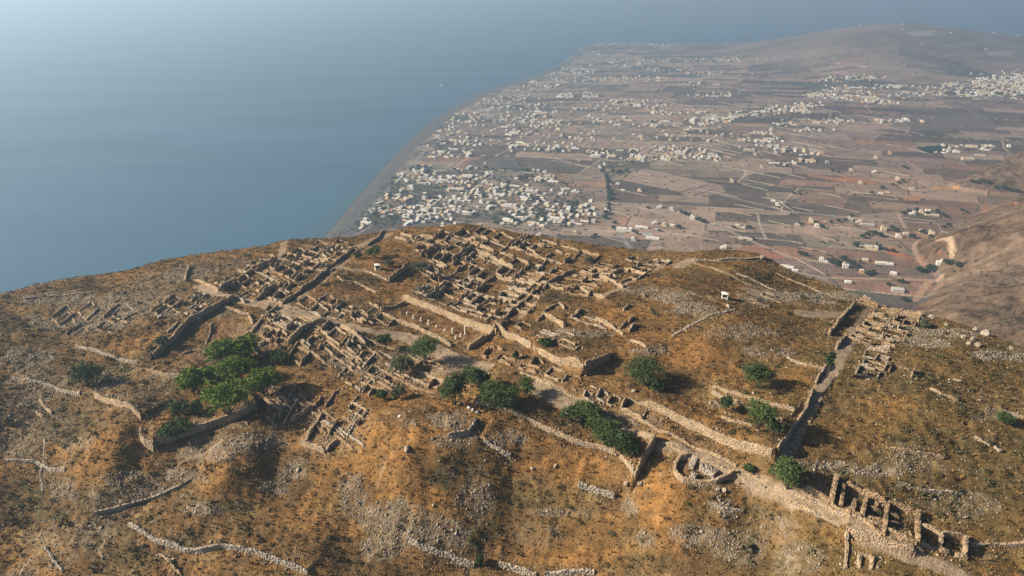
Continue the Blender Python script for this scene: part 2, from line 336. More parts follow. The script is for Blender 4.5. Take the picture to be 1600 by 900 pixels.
# ground cover blobs: class -> (u, v, half width, half height, strength)
BLOBS = {
 'orange': [(170,715,60,50,1),(150,740,40,30,1),(360,745,55,40,1),(300,660,65,30,1),(600,725,75,60,1),(690,775,70,40,1),(650,690,60,40,.9),(1035,790,45,65,1),(1010,740,30,30,.9),(960,500,70,30,.9),(1010,530,60,22,.9),(1080,550,60,30,.7),
   (435,572,18,16,1),(800,690,60,30,.8),(890,720,80,35,.9),(1380,640,60,22,.7),(1290,690,35,18,.6),(900,870,110,25,.8),(1470,845,60,20,.7),(75,705,25,18,.8),(20,765,45,40,.8),(560,405,40,10,.8),(628,381,35,8,1),(200,545,45,25,.8),
   (250,530,50,20,.7),(600,460,40,10,.7),(840,362,60,6,.9),(700,357,60,4,.9),(380,395,80,8,.7),(180,428,90,8,.8),(300,400,90,6,.8),(1060,650,60,25,.7),(1150,590,70,30,.6),(1250,600,40,30,.7),(950,430,40,15,.4),(1330,830,60,25,.5),(640,620,60,20,.7),(540,640,60,30,.5),(690,630,30,12,1),(420,830,120,40,.5),(1330,680,50,40,.5),(1560,900,60,20,.7),(60,870,80,25,.5),(480,610,50,15,.8)],
 'rubble': [(615,830,60,45,1),(550,770,28,45,.9),(690,830,55,28,1),(620,800,30,20,1),(745,790,35,40,.8),(792,685,30,16,1),(330,705,55,20,.8),(375,690,35,20,.8),(290,745,40,14,.8),(190,748,50,14,.9),(230,770,60,14,.7),(325,800,45,12,.9),(350,700,40,12,.7),(90,470,90,14,.8),(120,505,100,15,.8),(200,485,70,18,.9),(40,560,50,20,.8),(60,600,60,40,.6),(170,600,40,20,.8),(170,620,40,12,.7),
   (1100,835,55,22,.9),(1150,855,55,25,.8),(1130,795,22,30,.9),(982,790,18,22,.9),(1010,840,18,15,.8),(880,800,45,9,.7),(1360,735,65,14,.9),(1300,727,60,10,.8),(1235,720,20,10,.7),(1050,465,40,12,.9),(1085,483,45,14,.9),(1000,452,30,8,.7),(1012,548,30,10,.9),(925,522,35,7,.9),(880,520,30,10,.7),(1150,520,60,14,.6),(1195,552,40,12,.6),(1120,632,25,10,.9),
   (700,655,35,18,.9),(700,690,50,14,.7),(640,660,20,12,.5),(1450,535,45,9,.9),(1480,520,60,8,.9),(1560,555,60,12,.9),(1290,462,75,11,1),(1200,460,40,10,.8),(1410,505,30,14,.9),(430,690,30,20,.6),(430,765,25,18,.8),(460,735,30,18,.8),(120,690,30,15,.5),(110,765,25,25,.7),(230,470,80,25,.5),(300,430,50,12,.7),(420,520,60,20,.4),(560,570,70,18,.6),(640,560,50,10,.6),(1420,720,60,20,.5),(1300,770,60,20,.6),(1250,870,40,30,.7),(1220,820,40,25,.5),(830,840,50,20,.3),(1550,650,50,12,.4),(30,700,40,20,.5),(520,690,30,20,.5),(1500,790,60,20,.5),(340,490,30,10,.5),(980,660,90,14,.4)],
 'scrub': [(50,790,60,40,1),(100,660,70,30,.7),(220,640,40,15,.5),(150,565,60,18,.7),(240,560,40,20,.8),(270,775,50,12,.8),(350,792,50,12,.8),(905,527,26,12,.9),(560,440,55,12,.8),(530,425,25,10,.5),(760,830,40,40,.8),(850,790,90,45,.6),(1000,880,60,18,.7),(1085,860,25,14,.8),(1170,815,35,40,.7),(1180,870,50,25,.6),(1450,605,90,18,.6),(1500,695,100,25,.6),(1560,740,60,40,.6),(1440,770,70,30,.7),(705,735,55,35,1),(740,720,35,35,.9),(480,860,80,22,.5),(560,870,60,20,.5),(860,470,35,9,.9),(1110,790,45,45,.6),(400,745,40,30,.5),(160,520,70,20,.5),(40,510,60,20,.5),(1290,600,10,40,.8),(1180,430,50,12,.5),(1040,500,50,20,.3),(370,580,60,30,.4),(390,820,60,25,.4),(310,690,60,14,.5),(1350,590,60,18,.4),(300,850,70,20,.5),(200,870,100,20,.5),(640,750,18,40,.3)],
 'earth': [(640,498,28,10,1),(690,515,28,10,1),(728,530,24,9,1),(665,506,28,10,1),(345,512,42,26,.9),(790,560,25,14,1),(812,572,20,10,.9),(850,590,25,7,.8),(878,602,22,8,.8),(900,612,18,7,.8),(962,438,24,8,1),(1340,500,16,5,.8),(300,556,18,8,1),(1100,700,60,10,.6),(830,470,20,6,.8),(760,410,40,8,.5),(800,440,60,14,.4),(660,370,80,8,.4),(520,455,60,14,.3),(560,520,30,8,.4)],
}
# mounds and hollows: (u, v, half width, half height, metres)
MOUNDS = [(185,690,60,42,6),(150,730,50,36,3),(362,728,46,30,4.3),(350,750,45,26,2.5),(650,695,105,45,5),(700,730,75,45,4),(600,740,55,50,2),(1040,760,36,55,4),(1085,775,40,38,2.5),(905,525,32,13,3),(1012,546,32,11,2.5),(200,520,50,22,4),(285,665,50,20,1.5),
 (275,750,45,25,-3),(560,800,55,40,-3.5),(445,700,32,30,-2.5),(800,790,28,45,-2.5),(925,800,60,40,-1.5),(1185,810,35,50,-3),(1150,850,60,30,-2),(60,780,60,40,-3),(420,800,60,30,-2),(180,780,60,20,-2),(1180,430,50,14,2.5),(1120,560,50,25,1.5),(1480,640,80,30,1.5),(250,600,40,15,-1.5),(120,560,60,20,-2),(345,515,35,22,-1.5),(880,690,60,20,.8),(60,650,40,25,-2),(30,700,40,25,1.5),(340,620,70,20,1.2),(1120,400,80,8,2),(735,355,30,3,1.5)]

def world_line(px, step=2.5):
    P = at([p[0] for p in px], [p[1] for p in px])[:, :2]
    out = [P[0]]
    for a, b in zip(P[:-1], P[1:]):
        n = max(1, int(np.linalg.norm(b-a)/step))
        for k in range(1, n+1): out.append(a + (b-a)*k/n)
    return np.array(out), P
def px_size(u, v):
    x, y, z = at(u, v)[0]
    S = math.sqrt(x*x + y*y + (CAMZ-z)**2); sn = (CAMZ-z)/S
    return x, y, S/FPX, S/FPX/max(sn, .2)
def blob_mask(u, v, ru, rv, warp=.45):
    x, y, sx, sy = px_size(u, v)
    a, b = ru*sx, rv*sy
    y0 = y
    sel = (np.abs(Xg-x) < 2.0*a) & (np.abs(Yg-y0) < 2.0*b)
    return sel, x, y0, a, b
def line_dist(P, sel):
    """distance, signed side (+ left of the direction of travel) and overshoot past the ends"""
    x = Xg[sel]; y = Yg[sel]; best = np.full(x.shape, 1e9); side = np.zeros(x.shape); over = np.zeros(x.shape)
    for i, (a, b) in enumerate(zip(P[:-1], P[1:])):
        d = b-a; L = np.linalg.norm(d); d = d/L
        s = (x-a[0])*d[0] + (y-a[1])*d[1]; n = -(x-a[0])*d[1] + (y-a[1])*d[0]
        sc = np.clip(s, 0, L); dist = np.hypot(n, s-sc)
        k = dist < best
        best = np.where(k, dist, best); side = np.where(k, np.sign(n), side)
        ov = np.zeros(x.shape)
        if i == 0: ov = np.maximum(ov, -s)
        if i == len(P)-2: ov = np.maximum(ov, s-L)
        over = np.where(k, ov, over)
    return best, side, over
def near(P, r):
    return (Xg > P[:, 0].min()-r) & (Xg < P[:, 0].max()+r) & (Yg > P[:, 1].min()-r) & (Yg < P[:, 1].max()+r)

# --- shape of the ground: mounds, terraces, roughness
for u, v, ru, rv, h in MOUNDS:
    sel, x, y, a, b = blob_mask(u, v, ru, rv)
    dx = (Xg[sel]-x)/a; dy = (Yg[sel]-y)/b
    r = np.sqrt(dx*dx+dy*dy) + fbm(Xg[sel]/9, Yg[sel]/9, 2, 31)*.22
    ZM[sel] += .74*h*np.where(r < 1.7, (0.5+0.5*np.cos(np.clip(r/1.7, 0, 1)*math.pi))**1.1, 0)
FLAT = np.zeros_like(ZM)
LINE = {}
for nm, (px, h, w, step) in WALLS.items(): LINE[nm] = world_line(px)
for nm, (px, h, w, step) in WALLS.items():
    Pd, P = LINE[nm]
    if step > 0:
        r = 16.0; sel = near(P, r); d, s, o = line_dist(P, sel)
        f = np.exp(-(np.maximum(o, 0)/1.2)**2)
        up = step*np.exp(-(np.maximum(d-2, 0)/6.5)**2)*(s > 0)
        ZM[sel] += up*f
LMASK = np.zeros_like(ZM)
for px, w, st in LANES:
    Pd, P = world_line(px); sel = near(P, w+3); d, s, o = line_dist(P, sel)
    d = d + fbm(Xg[sel]/3, Yg[sel]/3, 3, 4)*.9
    LMASK[sel] = np.maximum(LMASK[sel], st*(1-sstep(w/2-.5, w/2+.4, d)))
FLAT = np.maximum(FLAT, LMASK)
rough = fbm(Xg/26, Yg/26, 3, 1)*1.5 + fbm(Xg/6, Yg/6, 3, 2)*.55 + fbm(Xg/1.7, Yg/1.7, 2, 3)*.28
fade = 1 - 0.8*np.clip(FLAT, 0, 1)
ZM += rough*fade*np.where(Yg > YC, 1.0 + np.clip((Yg-YC)/40, 0, 3), 1.0)
_b = (ZM - CAMZ)*1.0; _f = Yg*CP - _b*SP; PU = 800 + FPX*Xg/_f; PV = 450 - FPX*(Yg*SP + _b*CP)/_f; del _b, _f
Yn = Yg + 1.25*(ZM - 320)                                    # noise coordinate that follows the slopes, so nothing stretches on steep ground
MASK = {}
for cls, L in BLOBS.items():
    m = np.zeros_like(ZM)
    for u, v, ru, rv, st in L:
        sel = (np.abs(PU-u) < 2*ru) & (np.abs(PV-v) < 2*rv) & (Yg < YC+10)
        dx = (PU[sel]-u)/ru; dy = (PV[sel]-v)/rv
        r = np.sqrt(dx*dx+dy*dy) + fbm(Xg[sel]/7, Yn[sel]/7, 4, 41)*.75
        m[sel] = np.maximum(m[sel], st*(1-sstep(.55, 1.15, r)))
    MASK[cls] = m
# ------------------------------------------------------------------ materials
def mat(name, color=(.5,.5,.5), rough=.9, attr=None, noise=None, bump=None, spec=.2, tint=None):
    """noise: list of (scale, low factor, high factor) multiplied over the colour; bump: (scale, strength, distance)"""
    m = bpy.data.materials.new(name); m.use_nodes = True; n = m.node_tree; L = n.links.new
    p = n.nodes['Principled BSDF']; p.inputs['Roughness'].default_value = rough; p.inputs['Specular IOR Level'].default_value = spec
    geo = n.nodes.new('ShaderNodeNewGeometry')
    if attr:
        a = n.nodes.new('ShaderNodeAttribute'); a.attribute_name = attr; cur = a.outputs['Color']
    else:
        a = n.nodes.new('ShaderNodeRGB'); a.outputs[0].default_value = (*color, 1); cur = a.outputs[0]
    k_ = n.nodes.new('ShaderNodeMix'); k_.data_type = 'RGBA'; k_.blend_type = 'MULTIPLY'; k_.inputs[0].default_value = 1; k_.inputs[7].default_value = (.92, .92, .92, 1)
    L(cur, k_.inputs[6]); cur = k_.outputs[2]
    for sc, lo, hi in (noise or []):
        t = n.nodes.new('ShaderNodeTexNoise'); t.inputs['Scale'].default_value = sc; t.inputs['Detail'].default_value = 4
        L(geo.outputs['Position'], t.inputs['Vector'])
        r = n.nodes.new('ShaderNodeMapRange'); r.inputs[1].default_value = .3; r.inputs[2].default_value = .7
        r.inputs[3].default_value = lo; r.inputs[4].default_value = hi; L(t.outputs['Fac'], r.inputs[0])
        x = n.nodes.new('ShaderNodeMix'); x.data_type = 'RGBA'; x.blend_type = 'MULTIPLY'; x.inputs[0].default_value = 1
        L(cur, x.inputs[6]); L(r.outputs[0], x.inputs[7]); cur = x.outputs[2]
    if tint:
        sc, lo, hi, col = tint
        t = n.nodes.new('ShaderNodeTexNoise'); t.inputs['Scale'].default_value = sc; t.inputs['Detail'].default_value = 3
        L(geo.outputs['Position'], t.inputs['Vector'])
        r = n.nodes.new('ShaderNodeMapRange'); r.inputs[1].default_value = lo; r.inputs[2].default_value = hi; L(t.outputs['Fac'], r.inputs[0])
        x = n.nodes.new('ShaderNodeMix'); x.data_type = 'RGBA'; L(r.outputs[0], x.inputs[0]); L(cur, x.inputs[6]); x.inputs[7].default_value = (*col, 1); cur = x.outputs[2]
    L(cur, p.inputs['Base Color'])
    if bump:
        sc, st, di = bump
        t = n.nodes.new('ShaderNodeTexVoronoi') if sc < 0 else n.nodes.new('ShaderNodeTexNoise')
        t.inputs['Scale'].default_value = abs(sc)
        L(geo.outputs['Position'], t.inputs['Vector'])
        b = n.nodes.new('ShaderNodeBump'); b.inputs['Strength'].default_value = st; b.inputs['Distance'].default_value = di
        L(t.outputs[0], b.inputs['Height']); L(b.outputs[0], p.inputs['Normal'])
    return m
M = {}
M['ground'] = mat('ground', attr='Col', noise=[(1.6,.72,1.28),(.35,.85,1.15)], bump=(2.2,.9,.35), spec=.05)
M['plain'] = mat('plain', attr='Col', noise=[(.035,.85,1.15),(.2,.78,1.22),(.6,.8,1.2)], bump=(.3,.7,1.2), spec=.05)
M['brownstone'] = mat('brownstone', (.33,.235,.145), noise=[(2.2,.6,1.25),(.45,.7,1.2)], bump=(-2.4,1.0,.3), spec=.1)
M['duststone'] = mat('duststone', (.38,.32,.245), noise=[(2.2,.6,1.25),(.45,.7,1.2)], bump=(-2.0,1.0,.3), tint=(.5,.5,.7,(.23,.215,.19)), spec=.1)
M['stone'] = mat('stone', (.39,.295,.19), noise=[(2.2,.6,1.25),(.45,.66,1.2)], bump=(-2.4,1.0,.3), tint=(.5,.5,.7,(.25,.22,.185)), spec=.1)
M['palestone'] = mat('palestone', (.52,.46,.36), noise=[(2.5,.7,1.2),(.3,.85,1.1)], bump=(-1.8,.8,.2), spec=.1)
M['greystone'] = mat('greystone', (.30,.265,.22), noise=[(2.0,.6,1.25),(.3,.8,1.2)], bump=(-1.4,1.0,.4), tint=(.6,.55,.75,(.27,.21,.14)), spec=.1)
M['marble'] = mat('marble', (.62,.58,.50), noise=[(3,.8,1.1)])
M['scatter'] = mat('scatter', attr='Col', noise=[(3,.8,1.2)], spec=.05)
M['dark'] = mat('dark', (.012,.014,.016), rough=.5)
M['white'] = mat('white', (.74,.72,.66), noise=[(.4,.9,1.05)])
M['cream'] = mat('cream', (.66,.56,.38), noise=[(.4,.9,1.05)])
M['peach'] = mat('peach', (.56,.34,.19), noise=[(.4,.9,1.05)])
M['greyplaster'] = mat('greyplaster', (.45,.44,.42), noise=[(.4,.9,1.05)])
M['blue'] = mat('blue', (.04,.13,.33), rough=.5)
M['wood'] = mat('wood', (.16,.09,.05))
M['redtile'] = mat('redtile', (.36,.13,.07), noise=[(1.5,.8,1.2)])
M['roofgrey'] = mat('roofgrey', (.55,.53,.50), noise=[(.5,.85,1.1)])
M['bark'] = mat('bark', (.10,.075,.055), noise=[(4,.7,1.2)])
M['pine'] = mat('pine', (.12,.19,.03), noise=[(.5,.7,1.3),(3,.7,1.25)])
M['darkleaf'] = mat('darkleaf', (.05,.085,.03), noise=[(.5,.7,1.3),(3,.7,1.25)])
M['oliveleaf'] = mat('oliveleaf', (.105,.12,.07), noise=[(.5,.75,1.25),(3,.7,1.25)])
M['midleaf'] = mat('midleaf', (.075,.115,.035), noise=[(.5,.7,1.3),(3,.7,1.25)])
M['farleaf'] = mat('farleaf', (.045,.06,.03), noise=[(.1,.75,1.25)])
M['fieldwall'] = mat('fieldwall', (.32,.275,.22), noise=[(.3,.8,1.15)])
M['canvas'] = mat('canvas', (.30,.24,.17))
M['asphalt'] = mat('asphalt', (.12,.115,.11), noise=[(.5,.9,1.1)])
M['pool'] = mat('pool', (.05,.30,.36), rough=.15)

def raw_mesh(name, V, F, material, parent=None, col=None, smooth=False, link=True):
    """V (n,3) array, F (m,3|4) int array or list of index lists"""
    me = bpy.data.meshes.new(name); V = np.ascontiguousarray(V, np.float32)
    if isinstance(F, np.ndarray):
        k = F.shape[1]
        me.vertices.add(len(V)); me.vertices.foreach_set('co', V.ravel())
        me.loops.add(F.size); me.loops.foreach_set('vertex_index', np.ascontiguousarray(F, np.int32).ravel())
        me.polygons.add(len(F)); me.polygons.foreach_set('loop_start', np.arange(0, F.size, k, dtype=np.int32))
        me.update(calc_edges=True)
    else:
        me.from_pydata([tuple(map(float, v)) for v in V], [], [list(map(int, f)) for f in F]); me.update()
    if smooth: me.polygons.foreach_set('use_smooth', np.ones(len(me.polygons), bool))
    if col is not None:
        a = me.color_attributes.new('Col', 'FLOAT_COLOR', 'POINT')
        a.data.foreach_set('color', np.ascontiguousarray(np.c_[col, np.ones(len(col))], np.float32).ravel())
    for m_ in (material if isinstance(material, (list, tuple)) else [material]): me.materials.append(m_)
    o = bpy.data.objects.new(name, me)
    if link: COL.objects.link(o)
    if parent is not None: o.parent = parent
    return o
def tag(o, label=None, cat=None, group=None, kind=None):
    if label: o['label'] = label
    if cat: o['category'] = cat
    if group: o['group'] = group
    if kind: o['kind'] = kind
    return o
def empty(name, loc, rz=0):
    o = bpy.data.objects.new(name, None); COL.objects.link(o); o.location = loc; o.rotation_euler = (0, 0, rz); o.empty_display_size = .5
    return o
def grid_faces(nr, nc, keep=None):
    i = np.arange(nr*nc, dtype=np.int32).reshape(nr, nc)
    F = np.stack([i[:-1, :-1], i[:-1, 1:], i[1:, 1:], i[1:, :-1]], -1).reshape(-1, 4)
    return F if keep is None else F[keep[:-1, :-1].ravel()]

# ------------------------------------------------------------------ the ridge's surface colours (the ground's own: soil, dry grass, scree, lanes)
def lerp(a, b, k): return a + (np.asarray(b) - a)*k[..., None]
n1 = fbm(Xg/34, Yn/34, 3, 51); n2 = fbm(Xg/9, Yn/9, 4, 52); n3 = fbm(Xg/2.2, Yn/2.2, 3, 53); n4 = vnoise(Xg/.9, Yn/.9, 54)-.5
C = np.zeros(Xg.shape + (3,)) + np.array((.185,.110,.050))
C = lerp(C, (.265,.148,.058), sstep(-.1, .35, n2 + .4*n1)*.85)
C = lerp(C, (.115,.080,.042), sstep(.02, .4, -n2 + .6*n3)*.8)
C = lerp(C, (.30,.205,.090), sstep(.1, .45, fbm(Xg/14, Yn/14, 4, 60))*.6)
west = sstep(-40, -120, Xg + (Yg-250)*-.2)*sstep(300, 230, Yg) + .8*sstep(-70, -140, Xg)
west = np.clip(west, 0, 1)
C = lerp(C, (.13,.098,.052), west*sstep(-.25, .25, fbm(Xg/12, Yn/12, 4, 61))*.6)
east = sstep(60, 110, Xg + (Yg-200)*-.35)
C = lerp(C, (.205,.145,.060), east*.7)
C = lerp(C, (.11,.085,.038), east*sstep(.0, .3, fbm(Xg/5, Yn/5, 4, 62))*.6)
C = lerp(C, (.295,.155,.055), MASK['orange']*(.75+.25*np.clip(n3*3, -1, 1)))
C = lerp(C, (.225,.13,.068), MASK['earth']*.9)
C = lerp(C, (.075,.070,.038), MASK['scrub']*np.clip(.65+1.3*n3, 0, 1))
rub = np.clip(np.maximum(MASK['rubble']*1.05, west*sstep(.1, .4, fbm(Xg/18, Yn/18, 4, 63))*.5, ) + .3*n3, 0, 1)*(MASK['rubble'] + west > .05)
rub = np.maximum(rub, sstep(.22, .45, fbm(Xg/16, Yn/10, 5, 64))*.28*sstep(-.1, .2, n3))
C = lerp(C, (.225,.198,.16), np.clip(rub*(.6+1.6*n4), 0, .95))
C = lerp(C, (.335,.272,.21), np.clip(LMASK, 0, 1)*.97)
steep = sstep(.9, 1.3, np.hypot(*np.gradient(ZM)[::-1])/.45 if False else np.abs(np.gradient(ZM, axis=0)/np.gradient(yg)[:, None]))
C = lerp(C, (.20,.165,.125), steep*.5*(Yg > YC+2))
C *= (1 + .5*n4*.7 + .35*n3)[..., None]
C = C*.74; C = C*.85 + C.mean(-1, keepdims=True)*np.array((1.55, 1.0, .38))*.17; C = np.clip(C, .01, .7)
hill = raw_mesh('hill', np.stack([Xg, Yg, np.maximum(ZM, -1.3)], -1).reshape(-1, 3), grid_faces(len(yg), NT), M['ground'], col=C.reshape(-1, 3), smooth=True)
tag(hill, 'steep rocky ridge with dry orange grass and ancient ruins', None, None, 'structure')
hill['category'] = 'hill'

# ------------------------------------------------------------------ the plain: fields in long strips, dark sand, bare hill
def field_cells(x, y, ang, lx, ly, seed):
    c, s = math.cos(ang), math.sin(ang)
    p = (x*c + y*s); q = (-x*s + y*c)
    p = p + fbm(x/600, y/600, 2, seed)*120; q = q + fbm(x/500, y/500, 2, seed+1)*60
    r = np.floor(q/ly); off = np.modf(np.abs(np.sin(r*12.9898+seed)*437.5))[0]*lx
    k = np.floor((p+off)/lx)
    h = lambda z: np.modf(np.abs(np.sin(r*127.1 + k*311.7 + z)*43758.5453))[0]
    fq = q/ly - r; fp = (p+off)/lx - k
    edge = np.minimum(np.minimum(fq, 1-fq)*ly, np.minimum(fp, 1-fp)*lx)
    return h(seed), h(seed+3.3), edge
d_c = coast_d(Xp, Yp)
h1, h2, e1 = field_cells(Xp, Yp, -.30, 150, 66, 1.0)
g1, g2, e2 = field_cells(Xp, Yp, -.34, 340, 190, 5.0)
PC = np.zeros(Xp.shape+(3,)) + np.array((.205,.146,.122))
PC = lerp(PC, (.12,.088,.075), sstep(.4, .6, g1)); PC = lerp(PC, (.29,.215,.165), sstep(.7, .8, g2)*.9)
PC = lerp(PC, (.255,.195,.150), sstep(.62, .7, h1)*.85); PC = lerp(PC, (.095,.074,.060), sstep(.72, .8, h2)*.8); PC = lerp(PC, (.25,.15,.10), sstep(.9, .93, (h1*7.3+h2*3.1)%1)*.7)
warm = sstep(500, 1000, Xp)*sstep(2000, 1300, Yp)
PC = lerp(PC, (.25,.155,.105), warm*.55)
PC = lerp(PC, (.07,.065,.045), (e1 < 1.7)*sstep(.3, .8, h1+h2)*.8)
PC = lerp(PC, (.38,.32,.26), ((e2 < 2.0) & (g1 > .35))*.8)
town = sstep(.05, .35, fbm(Xp/260, Yp/260, 3, 70)+.25*sstep(700, 200, d_c)+.1)
PC = lerp(PC, (.12,.115,.085), town*.45*sstep(-.1,.2,fbm(Xp/28, Yp/28, 3, 71)))
PC *= (1 + .22*fbm(Xp/60, Yp/60, 4, 72) + .12*(vnoise(Xp/7, Yp/7, 73)-.5))[..., None]
kh = np.clip((Yp-np.interp(Tp, _ft, _fb))/800, 0, 1)*sstep(40, 110, np.interp(Tp, _ft, _fz))
PC = lerp(PC, np.stack([.175+.07*fbm(Xp/180, Yp/260, 4, 74), .135+.055*fbm(Xp/180, Yp/260, 4, 74), .112+.05*fbm(Xp/180, Yp/260, 4, 74)], -1), kh*.85)
spur = (Tp > .42)*sstep(0, 4, ZP - (30*sstep(40, 1100, d_c)+7))*(Yp < 1900)
sn = fbm(Xp/60, (Yp+ZP)/60, 3, 75)*.5 + fbm(Xp/13, (Yp+ZP)/13, 4, 79)*.75 + fbm(Xp/4, (Yp+ZP)/4, 2, 78)*.8
PC = lerp(PC, np.stack([.128+.075*sn, .090+.056*sn, .061+.042*sn], -1), spur*.95)
PC = lerp(PC, (.25,.155,.085), spur*sstep(.0, .3, fbm(Xp/120, Yp/90, 3, 77))*sstep(980, 800, Yp)*.2)
PC = lerp(PC, (.125,.112,.105), sstep(66, 45, d_c + fbm(Xp/90, Yp/90, 3, 76)*18)*(Yp > 1200)*sstep(5600, 4200, Yp))
PC = lerp(PC, (.045,.045,.045), sstep(10, 4, d_c)*.8)
PC = lerp(PC, (.62,.64,.64), sstep(3.2, 2.0, d_c)*sstep(-.05, .2, fbm(Xp/22, Yp/22, 3, 99))*.8)
def paint(poly, color, k=1.0):
    Q = plain_at([p[0] for p in poly], [p[1] for p in poly])[:, :2]
    sel = (Xp > Q[:, 0].min()) & (Xp < Q[:, 0].max()) & (Yp > Q[:, 1].min()) & (Yp < Q[:, 1].max())
    x = Xp[sel] + fbm(Xp[sel]/14, Yp[sel]/14, 2, 80)*3; y = Yp[sel]; ins = np.zeros(x.shape, bool)
    for a, b in zip(Q, np.roll(Q, -1, 0)):
        c = ((a[1] > y) != (b[1] > y)) & (x < (b[0]-a[0])*(y-a[1])/(b[1]-a[1]+1e-9) + a[0]); ins ^= c
    w = np.zeros(Xp.shape); w[sel] = ins*k
    return lerp(PC, color, w)
FIELDS = [
 ([(1385,512),(1480,515),(1487,523),(1400,521)],(.30,.13,.075),.9), ([(1388,510),(1405,500),(1478,517),(1485,527),(1440,525)],(.30,.13,.075),.9),
 ([(1320,510),(1332,516),(1330,532),(1325,530)],(.28,.15,.10),.8), ([(1210,508),(1325,518),(1318,532),(1205,516)],(.30,.225,.17),.8),
 ([(1318,275),(1370,285),(1365,288),(1300,280)],(.30,.14,.07),.9), ([(1258,271),(1330,280),(1320,285),(1262,275)],(.31,.17,.10),.7),
 ([(1460,290),(1500,288),(1500,297),(1455,296)],(.33,.20,.11),.9), ([(1412,306),(1440,305),(1436,314),(1410,313)],(.32,.18,.10),.8),
 ([(1390,384),(1478,398),(1487,405),(1430,406),(1385,396)],(.31,.135,.075),.9), ([(1540,312),(1600,318),(1600,322),(1530,330)],(.32,.16,.09),.7),
 ([(1430,230),(1480,226),(1492,236),(1450,240)],(.035,.055,.045),1), ([(985,270),(1010,264),(1120,288),(1060,300),(975,282)],(.27,.205,.165),.9),
 ([(1060,300),(1125,288),(1135,300),(1080,310)],(.255,.195,.155),.8), ([(1166,276),(1180,270),(1222,280),(1210,288)],(.12,.095,.08),.9),
 ([(1255,296),(1330,300),(1320,325),(1245,316)],(.215,.145,.105),.7), ([(1306,325),(1365,322),(1360,340),(1310,336)],(.16,.115,.09),.8),
 ([(1345,335),(1410,330),(1405,352),(1350,350)],(.26,.195,.15),.7), ([(1450,296),(1508,297),(1500,310),(1445,312)],(.275,.205,.155),.8),
 ([(1130,395),(1180,382),(1240,398),(1190,412)],(.27,.14,.09),.8), ([(1060,372),(1130,362),(1160,380),(1090,395)],(.20,.145,.115),.7),
 ([(960,292),(1030,304),(1028,316),(957,310)],(.125,.09,.075),.8), ([(1020,312),(1090,322),(1080,330),(1010,325)],(.16,.115,.095),.6),
 ([(735,250),(800,246),(815,262),(725,265)],(.12,.10,.09),.8), ([(620,258),(700,256),(690,264),(625,266)],(.16,.13,.11),.7),
 ([(1060,150),(1150,146),(1160,160),(1050,165)],(.15,.115,.10),.6), ([(1400,180),(1540,178),(1560,200),(1390,205)],(.15,.12,.105),.6),
 ([(1415,50),(1465,47),(1455,56),(1425,57)],(.34,.30,.27),.6), ([(1535,80),(1585,80),(1580,89),(1545,88)],(.30,.26,.23),.5), ([(1480,68),(1530,66),(1525,73),(1480,73)],(.28,.24,.21),.4), ([(1470,86),(1505,82),(1500,87),(1480,88)],(.30,.26,.23),.4),
 ([(1360,103),(1480,112),(1480,114),(1360,106)],(.28,.24,.21),.6),
 ([(945,272),(951,272),(957,312),(950,340),(945,340),(950,312)],(.05,.05,.045),.9),
 ([(1420,330),(1470,332),(1475,345),(1420,345)],(.10,.095,.06),.6),
]
for poly, c_, k_ in FIELDS: PC = paint(poly, c_, k_)
def plain_line(px, width, color, k=1.0):
    global PC
    Q = plain_at([p[0] for p in px], [p[1] for p in px])[:, :2]
    for a, b in zip(Q[:-1], Q[1:]):
        r = width+4
        sel = (Xp > min(a[0], b[0])-r) & (Xp < max(a[0], b[0])+r) & (Yp > min(a[1], b[1])-r) & (Yp < max(a[1], b[1])+r)
        d = b-a; L = np.linalg.norm(d); d = d/L
        s = np.clip((Xp[sel]-a[0])*d[0]+(Yp[sel]-a[1])*d[1], 0, L)
        dist = np.hypot(Xp[sel]-a[0]-s*d[0], Yp[sel]-a[1]-s*d[1])
        PC[sel] = lerp(PC[sel], color, k*(1-sstep(width*.5, width*.5+1.2, dist)))
ROADS = [([(930,330),(960,355),(985,388)],7,(.20,.19,.18)), ([(950,315),(1100,345),(1235,402)],6,(.28,.24,.20)), ([(1000,325),(1110,352)],6,(.26,.22,.19)), ([(720,300),(850,340),(980,380)],6,(.22,.20,.18)),
 ([(1390,430),(1410,436),(1470,433),(1450,440),(1430,470)],8,(.34,.23,.16)), ([(1300,434),(1390,436)],6,(.33,.24,.17)), ([(1405,335),(1408,345),(1415,356)],6,(.34,.26,.20)), ([(1465,375),(1490,400)],5,(.36,.27,.19)),
 ([(860,250),(1000,275),(1230,330),(1400,350)],5,(.27,.22,.18)), ([(800,200),(1000,215),(1270,265)],6,(.26,.22,.18)), ([(900,180),(1100,190),(1400,215)],7,(.25,.21,.18)), ([(1000,130),(1300,160),(1560,160)],8,(.27,.23,.2)),
 ([(640,300),(760,330),(870,370)],5,(.21,.19,.17)), ([(560,345),(660,240),(790,140),(900,85)],8,(.20,.19,.18)), ([(690,205),(1000,220)],6,(.24,.2,.17)), ([(1205,415),(1290,436)],5,(.3,.24,.19)), ([(620,270),(745,262),(860,272)],6,(.36,.33,.29)), ([(1270,440),(1290,445)],5,(.3,.24,.19))]
for px, w, c_ in ROADS: plain_line(px, w, c_, .85)
_pm = np.array((.185,.137,.112)); PC = np.clip(((PC - _pm)*1.3 + _pm)*np.array((1.0, .98, .99)), .015, .7)
plain = raw_mesh('terrain', np.stack([Xp, Yp, ZP], -1).reshape(-1, 3), grid_faces(len(ygp), NTP), M['plain'], col=PC.reshape(-1, 3), smooth=True)
tag(plain, 'wide coastal plain of brown strip fields behind a dark beach', None, None, 'structure')

